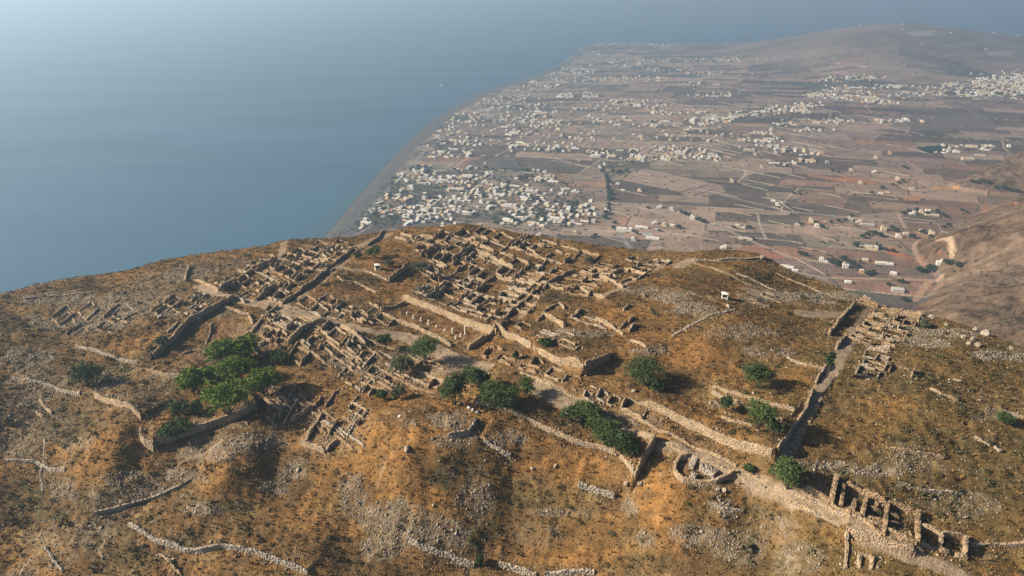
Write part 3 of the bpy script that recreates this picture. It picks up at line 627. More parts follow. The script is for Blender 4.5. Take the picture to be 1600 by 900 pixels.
# ------------------------------------------------------------------ the sea
def sea_material():
    m = bpy.data.materials.new('sea'); m.use_nodes = True; n = m.node_tree; L = n.links.new
    p = n.nodes['Principled BSDF']; p.inputs['IOR'].default_value = 1.333
    a = n.nodes.new('ShaderNodeAttribute'); a.attribute_name = 'Col'; L(a.outputs['Color'], p.inputs['Base Color'])
    geo = n.nodes.new('ShaderNodeNewGeometry')
    mp = n.nodes.new('ShaderNodeMapping'); mp.inputs['Scale'].default_value = (1, 2.6, 1); mp.inputs['Rotation'].default_value = (0, 0, .25); L(geo.outputs['Position'], mp.inputs[0])
    t1 = n.nodes.new('ShaderNodeTexNoise'); t1.inputs['Scale'].default_value = .0016; t1.inputs['Detail'].default_value = 5; L(mp.outputs[0], t1.inputs['Vector'])
    r = n.nodes.new('ShaderNodeMapRange'); r.inputs[1].default_value = .35; r.inputs[2].default_value = .65; r.inputs[3].default_value = .32; r.inputs[4].default_value = .46
    L(t1.outputs['Fac'], r.inputs[0]); L(r.outputs[0], p.inputs['Roughness'])
    t2 = n.nodes.new('ShaderNodeTexNoise'); t2.inputs['Scale'].default_value = .06; t2.inputs['Detail'].default_value = 6; L(geo.outputs['Position'], t2.inputs['Vector'])
    b = n.nodes.new('ShaderNodeBump'); b.inputs['Strength'].default_value = .25; b.inputs['Distance'].default_value = 1.0
    L(t2.outputs['Fac'], b.inputs['Height']); L(b.outputs[0], p.inputs['Normal'])
    return m
M['sea'] = sea_material()
sx = np.r_[-60000, -30000, -15000, -8000, -5000, np.linspace(-3500, 1400, 260), 2500, 5000, 10000, 25000, 60000]
sy = np.r_[-1500, -500, 200, 500, np.linspace(750, 3000, 260), np.linspace(3050, 7000, 90), 9000, 14000, 24000, 45000, 80000]
SX, SY = np.meshgrid(sx, sy); dd = coast_d(SX, SY); dd = np.where(SY > _YC, -2000, dd)
SCOL = np.zeros(SX.shape+(3,)) + np.array((.028,.085,.150))
SCOL = lerp(SCOL, (.035,.085,.105), sstep(-45, -6, dd + fbm(SX/60, SY/60, 3, 90)*14)*.8)
SCOL *= (1+.22*fbm(SX/900, SY/420, 5, 91)+.12*fbm(SX/3000, SY/240, 4, 92))[..., None]
sea = raw_mesh('sea', np.stack([SX, SY, 0*SX], -1).reshape(-1, 3), grid_faces(len(sy), len(sx)), M['sea'], col=SCOL.reshape(-1, 3), smooth=True)
tag(sea, 'calm hazy blue sea reaching the horizon beyond the beach', None, None, 'structure')

# ------------------------------------------------------------------ the air
hb = bmesh.new(); bmesh.ops.create_cube(hb, size=1)
for v in hb.verts: v.co = Vector((v.co.x*124000, v.co.y*86000+40000, -2.6 if v.co.z < 0 else 462))
hm = bpy.data.meshes.new('haze'); hb.to_mesh(hm); hb.free()
hz = bpy.data.materials.new('haze'); hz.use_nodes = True
for n_ in list(hz.node_tree.nodes):
    if n_.type == 'BSDF_PRINCIPLED': hz.node_tree.nodes.remove(n_)
pv = hz.node_tree.nodes.new('ShaderNodeVolumePrincipled'); pv.inputs['Color'].default_value = HAZE_COLOR; pv.inputs['Density'].default_value = HAZE_DENSITY
pv.inputs['Anisotropy'].default_value = HAZE_G
hz.node_tree.links.new(pv.outputs[0], hz.node_tree.nodes['Material Output'].inputs['Volume'])
hm.materials.append(hz); ho = bpy.data.objects.new('haze', hm); COL.objects.link(ho)
tag(ho, 'pale blue morning haze lying over the sea and plain', None, None, 'stuff')
# ------------------------------------------------------------------ rubble-stone walls
def wall_mesh(P, h, w, seed, rag=.5, ends=True):
    """P (n,2) dense centre line in world metres; returns vertices and faces of one ragged dry-stone wall that follows the ground"""
    r = np.random.RandomState(seed % 2**31)
    P = np.asarray(P, float)
    d = np.gradient(P, axis=0); d /= np.linalg.norm(d, axis=1)[:, None] + 1e-9
    nrm = np.c_[-d[:, 1], d[:, 0]]
    s = np.r_[0, np.cumsum(np.linalg.norm(np.diff(P, axis=0), axis=1))]
    hl = H(P[:, 0]+nrm[:, 0]*(w/2+.15), P[:, 1]+nrm[:, 1]*(w/2+.15)); hr = H(P[:, 0]-nrm[:, 0]*(w/2+.3), P[:, 1]-nrm[:, 1]*(w/2+.3)); hc = H(P[:, 0], P[:, 1])
    lo = np.minimum(np.minimum(hl, hr), hc) - .45; gt = np.maximum(np.maximum(hl, hr), hc)
    k = np.ones(5)/5
    if len(gt) > 6: gt = np.convolve(np.pad(gt, 2, 'edge'), k, 'valid')
    f = 1 - rag*(.5 + 1.1*fbm(s/3.2 + r.rand()*50, s*0 + r.rand()*50, 3)) + r.uniform(-.12, .12, len(s))*rag
    f = np.clip(f, .18, 1.15)
    if ends and len(f) > 4: f[0] *= r.uniform(.4, .9); f[-1] *= r.uniform(.4, .9)
    top = gt + h*f + r.uniform(-.1, .1, len(s))
    prof = [(.54, 0), (.52, .55), (.50, .97), (.18, 1.0), (-.2, 1.0), (-.50, .97), (-.52, .5), (-.54, 0)]
    V = []
    for off, k_ in prof:
        o = off*w + r.uniform(-.06, .06, len(s))
        z = lo + (top-lo)*k_ + (r.uniform(-.07, .07, len(s)) if 0 < k_ else 0)
        V.append(np.c_[P + nrm*o[:, None] + d*r.uniform(-.12, .12, len(s))[:, None], z])
    m = len(prof); V = np.stack(V, 1).reshape(-1, 3); n = len(s)
    F = []
    for i in range(n-1):
        for j in range(m-1):
            F.append((i*m+j, i*m+j+1, (i+1)*m+j+1, (i+1)*m+j))
    F.append(tuple(range(m-1, -1, -1))); F.append(tuple((n-1)*m + j for j in range(m)))
    return V, F
def dense(P, step=.75):
    P = np.asarray(P, float); out = [P[0]]
    for a, b in zip(P[:-1], P[1:]):
        n = max(2, int(np.linalg.norm(b-a)/step))
        for k in range(1, n+1): out.append(a+(b-a)*k/n)
    return np.array(out)
BUILT = []                                                    # wall lines, for the rubble lying along them
WL = {
 'street_climb': 'long dark-faced wall beside the pale path climbing from the paved lane', 'street_climb_top': 'dark wall at the head of the climbing path on the crest',
 'bush_wall': 'shaded stone wall against the grey-green bush', 'upper_lane_a': 'tall dark wall in the upper quarter, in line with the grey-green bush', 'upper_lane_b': 'thin dark wall running up to the crest of the upper quarter',
 'long_dark_a': 'dark slanting wall left of the long sunlit wall in the upper quarter', 'long_light_a': 'long sunlit wall across the upper quarter below its gable', 'dark_b': 'dark slanting wall directly above the column court',
 'stoa_back': 'tall sunlit back wall of the column court with holes', 'stoa_front': 'lower sunlit front wall of the column court', 'stoa_right': 'high shaded end wall of the column court', 'stoa_left': 'low shaded wall at the far left end of the column court',
 'terrace_mid_a': 'sunlit terrace wall right after the end of the column court', 'terrace_mid_b': 'long sunlit terrace wall ending in a sharp dark corner', 'terrace_mid_end': 'dark blue-shaded return wall at the corner of the long terrace',
 'terrace_right': 'high crumbling sunlit terrace wall above the lower lane', 'lower_terrace': 'long curved pale terrace wall below the dark trees', 'lower_terrace_end': 'tall shaded end wall of the lower terrace with deep shadow',
 'pine_terrace_front': 'long dark retaining wall in front of the pine terrace', 'pine_terrace_corner': 'sunlit rounded corner of the pine terrace wall', 'west_terrace': 'straight sunlit terrace wall alone on the left slope',
 'theatre_long': 'very long dark retaining wall left of the bowl-shaped hollow', 'theatre_front': 'low sunlit wall at the top of the bowl-shaped hollow', 'theatre_curve': 'curved rubble edge at the right of the bowl-shaped hollow', 'theatre_aisle': 'thin straight line of stones inside the bowl-shaped hollow',
 'lane_head': 'sunlit wall at the far left head of the paved lane', 'diag_left_a': 'dark diagonal wall rising from the left head of the lane', 'diag_left_b': 'broad shaded sloping wall below the left crest', 'diag_left_c': 'dark wall meeting the lane left of the climbing path',
 'crest_dark': 'short dark wall standing under the left crest', 'pine_low': 'low sunlit wall left of the bright pines', 'pine_round': 'low curved wall around a bare round yard above the pines',
 'kiosk_field': 'low pale wall below the yard of the kiosk by bushes', 'kiosk_field_low': 'second low broken wall farther below the yard with the kiosk', 'bottom_left_long': 'long winding grey rubble wall along the bottom left',
 'bottom_left_short': 'short rubble wall slanting at the bottom left corner', 'bottom_left_bit': 'tiny stub of wall above the bottom left edge', 'bottom_left_thin': 'thin line of stones below the winding rubble wall', 'bottom_mid_long': 'grey rubble wall at bottom centre below the scree fan',
 'bottom_mid_end': 'grey rubble wall piece right of the dark pit at the bottom edge', 'bottom_edge': 'flat-topped rubble wall lying along the bottom edge', 'slope_bit_a': 'broken wall under the lower terrace corner', 'slope_bit_b': 'low pale wall below the stony platform', 'apse_mid': 'curved wall end above the dark round mound',
 'right_thin': 'thin pale wall across the right-hand slope', 'right_curve': 'short curved pale wall among scrub on the right', 'right_edge': 'pale wall at the right edge by a dark bush', 'right_far_bit': 'small pale wall stub high on the right slope', 'right_short': 'short thick wall lying on the far right slope',
 'stairs_low': 'long dark wall along the left of the stepped lane', 'stairs_mid': 'dark overgrown wall along the middle of the stepped lane', 'stairs_high': 'dark wall at the mouth of the upper stepped lane', 'stairs_top': 'thick dark wall beside the pale oval clearing',
 'shade_terrace': 'terrace wall under the tree left of the stepped lane', 'shade_terrace_up': 'upper terrace wall reaching toward the stepped lane', 'shade_terrace_end': 'short terrace wall below the stony bed and tree', 'barracks_right_low': 'low pale wall leaving the roadside rooms at the right edge',
 'road_wall': 'sunlit retaining wall under the road at the bottom right', 'road_wall_end': 'dark wall end dropping below the bottom right road', 'kiosk_right_low': 'low pale wall right of the kiosk on dry grass', 'field_bit_a': 'sunlit wall fragment in the orange field', 'field_bit_b': 'small wall fragment below the orange field',
 'field_line': 'wide line of grey rubble crossing the right field', 'crest_band': 'grey rubble band along the right-hand crest', 'court_back': 'sunlit back wall of the square brown court', 'court_left': 'dark left wall of the square brown court', 'court_right': 'right wall of the square brown court beside the path', 'court_front': 'sunlit front wall of the square brown court',
 'east_edge': 'low outer wall along the path at the right edge of the quarter', 'lane_diag_a': 'high dark wall starting at the end of the column court lane', 'lane_diag_b': 'middle stretch of the dark wall climbing from the column court', 'lane_diag_c': 'upper stretch of the dark wall nearing the far right ruins',
 'light_box': 'sunlit side of the small box-like ruin on the grass', 'dark_box': 'shaded side of the small box-like ruin on the grass', 'dark_l': 'bent dark wall beside the bushy mound', 'mid_light_a': 'low sunlit wall in the right half of the upper quarter', 'mid_light_b': 'lower sunlit wall parallel to it near the climbing dark wall', 'mid_light_c': 'curved sunlit wall at the right end of the upper quarter', 'lane_light_top': 'sunlit wall high in the upper quarter below the crest',
 'south_road_a': 'sunlit wall holding up the lane above the dark pit rooms', 'south_dark': 'long dark wall of sunken rooms below the lane', 'south_light_a': 'sunlit wall at the left of the sunken rooms', 'south_light_b': 'low wall in front of the sunken rooms', 'south_light_c': 'pale wall right of the sunken rooms on the stony slope', 'south_dark_b': 'dark wall beside the lane above the theatre-like hollow', 'south_dark_c': 'small dark wall above the bright pines',
 'slope_house_light': 'bright wall with a sharp corner alone on the middle slope', 'slope_house_dark': 'dark return of the sharp-cornered wall on the slope', 'slope_dark_long': 'dark slanting wall in the ruins right of the pines', 'slope_pale': 'pale stub of wall next to the green pines', 'slope_pale_b': 'short pale wall above the dark slanting wall by the pines', 'slope_pale_c': 'small pale wall on the open slope right of the pines', 'slope_dark_b': 'small dark wall on the open slope', 'slope_line': 'low stone line above the stony slope',
 'lane_edge_low': 'low kerb of stones along the lower lane below the tall terrace wall', 'lane_edge_bottom': 'low kerb of stones on the downhill side of the bottom right road', 'lane_edge_up': 'low wall on the uphill side of the bottom right road', 'lane_curb': 'pale straight kerb past the bare clearing', 'lane_curb_up': 'low wall between the lower lane and the high crumbling terrace wall',
 'lane_side_a': 'low wall along the upper side of the paved lane', 'lane_side_b': 'low wall along the lower side of the paved lane', 'lane_side_c': 'low wall on the lower side of the lane by the round bush', 'left_terr_a': 'faint terrace wall high on the far left slope', 'left_terr_b': 'low wall running downhill on the far left', 'left_terr_c': 'faint terrace wall above the dark lone bush', 'left_terr_d': 'broken terrace wall at the left edge', 'left_terr_e': 'faint stone line curving below the orange cone', 'left_terr_f': 'faint wall under the left crest',
 'right_terr_a': 'low wall left of the upper stepped lane', 'right_terr_b': 'faint terrace wall above the roadside rooms', 'right_terr_c': 'short wall in the gully below the horseshoe enclosure', 'agora_low': 'sunlit wall under the open square beside the dark trees', 'west_dark_a': 'dark wall among rubble high on the left slope', 'west_dark_b': 'small dark wall stub at the far left', 'west_pale_bits': 'broken pale wall at the far left', 'west_bit_top': 'thin broken wall near the top of the left slope', 'west_dark_c': 'dark wall in the ruins left of the lane head'}
GREYS = {'bottom_left_long','bottom_mid_long','bottom_mid_end','bottom_edge','bottom_left_short','crest_band','field_line','slope_bit_a','apse_mid','slope_bit_b','left_terr_a','left_terr_b','left_terr_c','left_terr_d','left_terr_e','left_terr_f','right_terr_b','right_terr_c'}
TALL_HINT = {'terrace': 'terrace_wall', 'retaining': 'retaining_wall'}
for i, (nm, (px, h, w, step)) in enumerate(WALLS.items()):
    P = LINE[nm][1]; Q = dense(P)
    Q = Q + np.c_[fbm(Q[:, 0]/7, Q[:, 1]/7, 2, 33), fbm(Q[:, 0]/7, Q[:, 1]/7, 2, 34)]*.5
    V, F = wall_mesh(Q, h, w*.78, 100+i, rag=.5 if h > 1 else .75)
    lab = WL[nm]; name = 'terrace_wall' if 'terrace' in lab else 'retaining_wall' if 'retaining' in lab else 'stone_wall'
    o = raw_mesh(name, V - [*Q[len(Q)//2], V[:, 2].min()], F, M['greystone'] if nm in GREYS else M['stone'])
    o.location = (*Q[len(Q)//2], V[:, 2].min())
    tag(o, lab, 'wall', 'dry stone walls of the ruined town', 'thing'); BUILT.append(Q)

# ------------------------------------------------------------------ roofless houses
MARKS = {'the kiosk by bushes': (592,417), 'the kiosk on dry grass': (1132,461), 'the bright pines': (375,590), 'the column court': (690,512), 'the bowl-shaped hollow': (345,512), 'the round bush by the lane': (603,536),
         'the dark trees on the terrace': (770,605), 'the stepped lane': (1290,590), 'the square brown court': (972,437), 'the grey-green bush': (654,422), 'the sharp dark terrace corner': (911,587), 'the pale oval clearing': (1280,492)}
RUINS = []                                                    # (empty, world xy, rooms, mean height)
def ruin(segments, center, rooms, mean_h, label=None, name='ruined_house'):
    z = float(H(*center)); tone = ('stone', 'stone', 'brownstone', 'duststone')[int(abs(center[0]*7.3+center[1]*3.1)) % 4]; e = empty(name, (center[0], center[1], z))
    for k, (a, b, h, w) in enumerate(segments):
        Q = dense([a, b]); V, F = wall_mesh(Q, h, w, int(abs(a[0]*131+b[1]*977))+k, rag=.5)
        raw_mesh('wall', V - [center[0], center[1], z], F, M[tone], e); BUILT.append(Q)
    tag(e, label, 'ruin', 'roofless stone houses of the ancient town', 'thing')
    if label is None: RUINS.append((e, center, rooms, mean_h))
    return e
def d2_angle(x): return math.radians(np.interp(x, [-90, -30, 10, 80, 140], [79, 71, 64, 55, 53]))
ZONES = [  # polygon, block (a, b) metres, chance, height
 ([(622,368),(740,358),(800,368),(915,388),(918,402),(850,447),(785,502),(735,492),(640,460),(668,400)],(12,11),.92,1.9),
 ([(335,452),(425,402),(470,390),(540,384),(552,392),(440,470),(395,467)],(9.5,8.5),1,1.6),
 ([(470,386),(560,374),(575,378),(540,388)],(11,9),.7,1.3),
 ([(400,492),(440,494),(540,518),(588,535),(570,562),(520,570),(470,575),(405,540)],(9,8),.97,1.6),
 ([(456,478),(500,466),(600,482),(622,500),(590,508),(480,488)],(9,7.5),1,1.7),
 ([(845,455),(900,424),(960,405),(1040,405),(1030,418),(985,440),(935,462)],(10,9),.85,1.5),
 ([(742,552),(782,532),(830,552),(868,576),(840,584),(790,560),(760,575)],(8,7),.95,1.6),
 ([(842,574),(905,592),(950,620),(930,628),(870,598)],(7,6),.9,1.2),
 ([(925,600),(965,615),(1062,668),(1075,690),(1000,660),(940,628)],(8,5.5),.9,1.3),
 ([(410,600),(470,605),(560,622),(555,676),(500,680),(425,650)],(8.5,7.5),.85,1.2),
 ([(1320,548),(1345,488),(1392,483),(1434,496),(1404,548),(1345,552)],(7.5,6.5),1,1.6),
 ([(1316,556),(1352,550),(1410,566),(1408,594),(1325,592)],(7,6),1,1.5),
 ([(235,478),(312,458),(345,474),(300,496),(240,500)],(9,8),.9,1.1),
 ([(60,478),(250,462),(240,510),(60,525)],(10,9),.35,.8),
 ([(20,620),(90,625),(80,660),(20,650)],(9,7),.5,1.0),
 ([(540,560),(620,552),(660,590),(600,615),(520,600)],(8,7),.85,.9),
 ([(690,560),(740,580),(720,600),(690,590)],(7,6),.5,1.0),
 ([(815,500),(900,520),(890,545),(830,530)],(9,7),.4,.8),
 ([(1165,452),(1250,462),(1240,480),(1180,470)],(9,7),.4,.8),
 ([(250,565),(300,560),(320,580),(270,585)],(8,6),.8,.8),
]
def inside(poly, x, y):
    c = False
    for (ax, ay), (bx, by) in zip(poly, np.roll(poly, -1, 0)):
        if (ay > y) != (by > y) and x < (bx-ax)*(y-ay)/(by-ay)+ax: c = not c
    return c
rz = np.random.RandomState(42)
for poly, (A, B), chance, hh in ZONES:
    Q = at([p[0] for p in poly], [p[1] for p in poly])[:, :2]; c0 = Q.mean(0)
    a2 = d2_angle(c0[0]); u2 = np.array((math.cos(a2), math.sin(a2))); u1 = np.array((.71, -.70)) if c0[0] < 60 else np.array((math.sin(a2), -math.cos(a2)))
    rad = np.abs(Q-c0).max()*1.5; n1_ = int(rad/A)+2; n2_ = int(rad/B)+2
    for i in range(-n1_, n1_+1):
        for j in range(-n2_, n2_+1):
            c = c0 + u1*(i*(A+1.2)) + u2*(j*(B+1.4)) + rz.uniform(-.8, .8, 2)
            if not inside(Q, *c) or rz.rand() > chance: continue
            if grid_at(LMASK, *c) > .3: continue
            a = A*rz.uniform(.42, .52); b = B*rz.uniform(.40, .52)
            nx, ny = rz.choice([1, 2, 2]), rz.choice([1, 1, 2])
            xs = np.linspace(-a, a, nx+1) + np.r_[0, rz.uniform(-.6, .6, nx-1), 0]; ys = np.linspace(-b, b, ny+1) + np.r_[0, rz.uniform(-.6, .6, ny-1), 0]
            g = lambda p, q: c + u1*p + u2*q
            seg = []; th = rz.uniform(-.06, .06)
            for y_ in ys:
                for x0, x1 in zip(xs[:-1], xs[1:]):
                    if rz.rand() < .74: seg.append((g(x0, y_), g(x1 - (rz.uniform(.8, 1.9) if rz.rand() < .45 else 0), y_), hh*rz.choice([.3, .5, .7, .85, 1.05]), rz.uniform(.36, .50)))
            for x_ in xs:
                for y0, y1 in zip(ys[:-1], ys[1:]):
                    if rz.rand() < .60: seg.append((g(x_, y0), g(x_, y1 - (rz.uniform(.8, 1.9) if rz.rand() < .45 else 0)), hh*rz.choice([.4, .7, .95, 1.2, 1.6]), rz.uniform(.36, .50)))
            if len(seg) < 2: continue
            ruin(seg, c, nx*ny, np.mean([s_[2] for s_ in seg]))
# single walls left standing between the houses: long low ones along the lanes' direction, short tall gables across it
LOOSE = []
for poly, n_, in ((ZONES[0][0], 22), (ZONES[1][0], 8), (ZONES[3][0], 8), (ZONES[5][0], 6), (ZONES[9][0], 8), (ZONES[4][0], 5), ([(850,500),(1000,470),(1030,540),(900,545)], 8), ([(1160,440),(1330,455),(1320,480),(1180,480)], 10), ([(560,545),(690,560),(700,600),(600,610)], 12), ([(420,600),(560,615),(560,680),(440,670)], 12), ([(690,560),(760,575),(740,610),(690,600)], 5)):
    Q = at([p[0] for p in poly], [p[1] for p in poly])[:, :2]
    for _ in range(n_):
        for _t in range(30):
            c = Q.min(0) + rz.rand(2)*(Q.max(0)-Q.min(0))
            if inside(Q, *c) and grid_at(LMASK, *c) < .2: break
        else: continue
        a2 = d2_angle(c[0]); long_ = rz.rand() < .6
        d = np.array((math.cos(a2), math.sin(a2))) if not long_ else np.array((.71, -.70))
        L = rz.uniform(5, 13) if long_ else rz.uniform(2.5, 6); h = rz.uniform(.4, 1.0) if long_ else rz.uniform(.9, 2.2)
        q = dense([c-d*L, c+d*L*.3, c+d*L]) + rz.uniform(-.1, .1, 2); V, F = wall_mesh(q, h, rz.uniform(.5, .7), int(rz.randint(1e6)), rag=.75)
        o = raw_mesh('stone_wall', V - [*c, V[:, 2].min()], F, M[('stone', 'brownstone', 'duststone')[int(rz.randint(3))]]); o.location = (*c, V[:, 2].min()); BUILT.append(q)
        tag(o, None, 'wall', 'loose walls among the ruins', 'thing'); LOOSE.append((o, c, 'low sunlit wall' if long_ else 'short shaded gable wall'))
# roadside rooms at the bottom right, walls traced one by one
def px_seg(L): 
    out = []
    for (u0, v0, u1_, v1_, h, w) in L:
        p = at([u0, u1_], [v0, v1_])[:, :2]; out.append((p[0], p[1], h, w))
    return out
BAR = [(1317,757,1345,769,1.9,.9),(1345,769,1385,786,1.7,.9),(1385,786,1432,801,1.9,.9),(1297,790,1306,750,2.6,1.2),(1313,792,1317,762,2.0,.9),(1331,802,1336,782,1.0,1.1),(1346,809,1353,780,1.7,1.0),(1365,802,1370,786,1.0,.9),(1317,796,1330,802,1.0,.8),(1336,806,1345,810,1.1,.8),(1358,796,1372,801,1.0,.9),(1390,806,1402,811,1.2,1.6),
       (1379,838,1386,790,1.5,1.0),(1432,850,1434,803,2.0,1.1),(1262,762,1297,786,1.3,.9),(1297,789,1330,803,.9,.8),(1345,810,1378,838,.7,.8),(1355,808,1378,815,.7,.7),(1388,818,1408,822,.8,.8),(1380,840,1430,850,.7,.8)]
ruin(px_seg(BAR), tuple(at(1365, 800)[0][:2]), 7, 2, 'row of tall roofless rooms above the road at the bottom right', 'ruined_row')
BAR2 = [(1437,826,1470,838,2.2,.9),(1470,838,1507,842,2.2,.9),(1467,861,1470,837,2.0,.9),(1506,868,1508,842,2.2,.9),(1436,850,1462,858,1.0,.9),(1468,861,1482,866,1.2,.9),(1492,870,1510,874,1.2,.9)]
ruin(px_seg(BAR2), tuple(at(1472, 852)[0][:2]), 2, 2, 'two small roofless rooms with doorways at the right end of the road', 'ruined_row')
BAR3 = [(1340,890,1343,868,1.4,.8),(1343,868,1362,870,1.0,.8),(1360,890,1363,871,1.2,.8)]
ruin(px_seg(BAR3), tuple(at(1350, 884)[0][:2]), 1, 1.2, 'small roofless cell below the road retaining wall', 'ruined_house')
# the apse-shaped enclosure below the lower lane, with three stone platforms
AP = [(1073,713),(1062,718),(1055,728),(1054,738),(1058,747),(1068,753),(1090,757),(1118,755),(1146,742)]
ap = at([p[0] for p in AP], [p[1] for p in AP])[:, :2]; cz = float(H(*ap.mean(0)))
o = empty('apse_ruin', (*ap.mean(0), cz)); tag(o, 'horseshoe-shaped stone enclosure holding three platforms below the lower lane', 'ruin')
V, F = wall_mesh(dense(ap, .7), 1.5, .8, 5, rag=.15, ends=False); raw_mesh('wall', V - [*ap.mean(0), cz], F, M['stone'], o); BUILT.append(dense(ap))
for u, v, la, lb in ((1082, 727, 1.5, .8), (1107, 737, 2.2, 1.1), (1082, 747, 1.1, .8)):
    c = at(u, v)[0][:2]; a2 = d2_angle(80); u2 = np.array((math.cos(a2), math.sin(a2))) if u < 1090 else np.array((.71, -.70))
    V, F = wall_mesh(dense([c-u2*la, c+u2*la], .9), .9, lb*2, int(u), rag=.12, ends=False); raw_mesh('platform', V - [*ap.mean(0), cz], F, M['greystone'], o)
# labels: which landmark, which side of it, how near
def side_word(dx, dy):
    return ('right of' if dx > 0 else 'left of') if abs(dx) > abs(dy)*1.0 else ('beyond' if dy > 0 else 'in front of')
mk = {k: at(*p)[0][:2] for k, p in MARKS.items()}; groups = {}
for e, c, n, h in RUINS:
    k = min(mk, key=lambda q: np.linalg.norm(mk[q]-c)); d = np.asarray(c)-mk[k]
    groups.setdefault((k, side_word(*d)), []).append((np.linalg.norm(d), e, n, h))
_n = ['', 'second ', 'third ', 'fourth ', 'fifth ', 'sixth ', 'seventh ', 'eighth ', 'ninth ', 'tenth ', 'eleventh ', 'twelfth ', 'thirteenth ', 'fourteenth ', 'fifteenth ', 'sixteenth ', 'seventeenth ', 'eighteenth ', 'nineteenth ', 'twentieth ']
def ordw(q, n): return _n[q] + 'nearest' if q < 20 else _n[min(n-1-q, 19)] + 'outermost'
for (k, sd), L in groups.items():
    for q, (dist, e, n, h) in enumerate(sorted(L, key=lambda a: a[0])):
        look = ('tall' if h > 1.0 else 'low' if h < .6 else 'waist-high') + (' one-room' if n == 1 else ' two-room' if n == 2 else ' many-roomed' if n > 3 else ' three-room')
        e['label'] = f"{look} roofless ruin, {ordw(q, len(L))} {sd} {k}"

lg = {}
for o, c, look in LOOSE:
    k = min(mk, key=lambda q: np.linalg.norm(mk[q]-c)); d = np.asarray(c)-mk[k]; lg.setdefault((look, k, side_word(*d)), []).append((np.linalg.norm(d), o))
for (look, k, sd), L in lg.items():
    for q, (dist, o) in enumerate(sorted(L, key=lambda a: a[0])): o['label'] = f"{look} {sd} {k}, {ordw(q, len(L))}"
# ------------------------------------------------------------------ loose cover: dry tufts, scrub, stones (uncountable: one object each)
rs = np.random.RandomState(11)
def sample_cover(n, weight, tmax=1.02):
    """random points on the ridge with probability ~ weight; even over the ground"""
    yy = np.sqrt(rs.uniform(112**2, 405**2, n)); tt = rs.uniform(-tmax, tmax, n); xx = tt*yy
    ok = yy < np.interp(tt, _ct, _cy) + 14
    w = grid_at(weight, xx, yy)
    ok &= rs.rand(n) < w
    return xx[ok], yy[ok]
def nearwall(x, y, r):
    """1 near any wall line"""
    cell = {}
    out = np.zeros(len(x)); key = set()
    for Q in BUILT:
        for q in Q[::1]: key.add((int(q[0]//r), int(q[1]//r)))
    kx = np.floor(x/r).astype(int); ky = np.floor(y/r).astype(int)
    for i in range(len(x)):
        if (kx[i], ky[i]) in key: out[i] = 1
    return out
SLOPE = np.sqrt(1 + (np.gradient(ZM, axis=0)/np.gradient(yg)[:, None])**2); SLOPE = np.clip(SLOPE, 1, 1.9)
tuft_w = .55*SLOPE*np.clip(.9 - 1.0*LMASK - .75*np.clip(rub, 0, 1) - .75*MASK['earth'] + .2*n3, .03, 1)
x, y = sample_cover(280000, tuft_w); z = H(x, y); n = len(x)
s = rs.uniform(.24, .62, n)*(1+.5*(rs.rand(n) < .12)); NB = 7
base = np.stack([x, y, z], 1)
ang = rs.uniform(0, 2*math.pi, (n, NB)); lean = rs.uniform(.25, .95, (n, NB)); L_ = s[:, None]*rs.uniform(.7, 1.25, (n, NB))
dirv = np.stack([np.cos(ang)*lean, np.sin(ang)*lean, np.sqrt(1-np.clip(lean, 0, .99)**2)], -1)
side = np.stack([-np.sin(ang), np.cos(ang), 0*ang], -1)*(s[:, None, None]*.24)
o_ = base[:, None, :] + np.stack([np.cos(ang), np.sin(ang), 0*ang], -1)*(s[:, None, None]*.12) - np.array((0, 0, .05))
V = np.stack([o_ - side, o_ + side, o_ + dirv*L_[..., None]], 2).reshape(-1, 3)
cc = grid_at(C[..., 0], x, y), grid_at(C[..., 1], x, y), grid_at(C[..., 2], x, y)
gc = np.stack(cc, 1)
pick = rs.rand(n)[:, None]
tc = np.where(pick < .50, gc*np.array((1.05, 1.0, .95)), np.where(pick < .68, np.array((.27, .175, .075)), np.where(pick < .86, np.array((.125, .09, .042)), np.array((.085, .085, .038)))))
we = np.clip(sstep(-60, -130, x), 0, 1)[:, None]; tc = tc*(1-.35*we) + np.array((.07, .07, .04))*.35*we
tc = tc*rs.uniform(.75, 1.25, (n, 1))
o = raw_mesh('dry_grass', V, np.arange(n*NB*3, dtype=np.int32).reshape(-1, 3), M['scatter'], col=np.repeat(np.clip(tc, .01, .6), NB*3, 0))
tag(o, 'dry straw and rust-coloured grass tufts covering the ridge', None, None, 'stuff')

# low scrub bushes
sw = np.clip(.10 + .9*MASK['scrub'] + .25*west + .22*east*sstep(-.1, .3, n2) - LMASK - MASK['earth']*.8 - MASK['orange']*.06, 0, 1)
x, y = sample_cover(17000, sw); z = H(x, y); n = len(x); NB = 34
s = rs.uniform(.45, 1.15, n)*(1+.6*(rs.rand(n) < .08))
th = rs.uniform(0, 2*math.pi, (n, NB)); ph = np.arccos(rs.uniform(.0, 1, (n, NB))); rr = s[:, None]*rs.uniform(.75, 1.05, (n, NB))
c0 = np.stack([np.cos(th)*np.sin(ph), np.sin(th)*np.sin(ph), np.cos(ph)*.75], -1)*rr[..., None] + np.stack([x, y, z], 1)[:, None]
q1 = rs.normal(0, 1, (n, NB, 3)); q2 = rs.normal(0, 1, (n, NB, 3)); k = (s[:, None, None]*.34)
V = np.stack([c0 + q1*k*.6, c0 + q2*k*.6, c0 - (q1+q2)*k*.4], 2).reshape(-1, 3)
pick = rs.rand(n)[:, None]
tc = np.where(pick < .45, np.array((.085, .080, .040)), np.where(pick < .75, np.array((.115, .088, .042)), np.where(pick < .92, np.array((.065, .078, .036)), np.array((.13, .12, .07)))))*rs.uniform(.75, 1.25, (n, 1))
o = raw_mesh('undergrowth', V, np.arange(n*NB*3, dtype=np.int32).reshape(-1, 3), M['scatter'], col=np.repeat(tc, NB*3, 0))
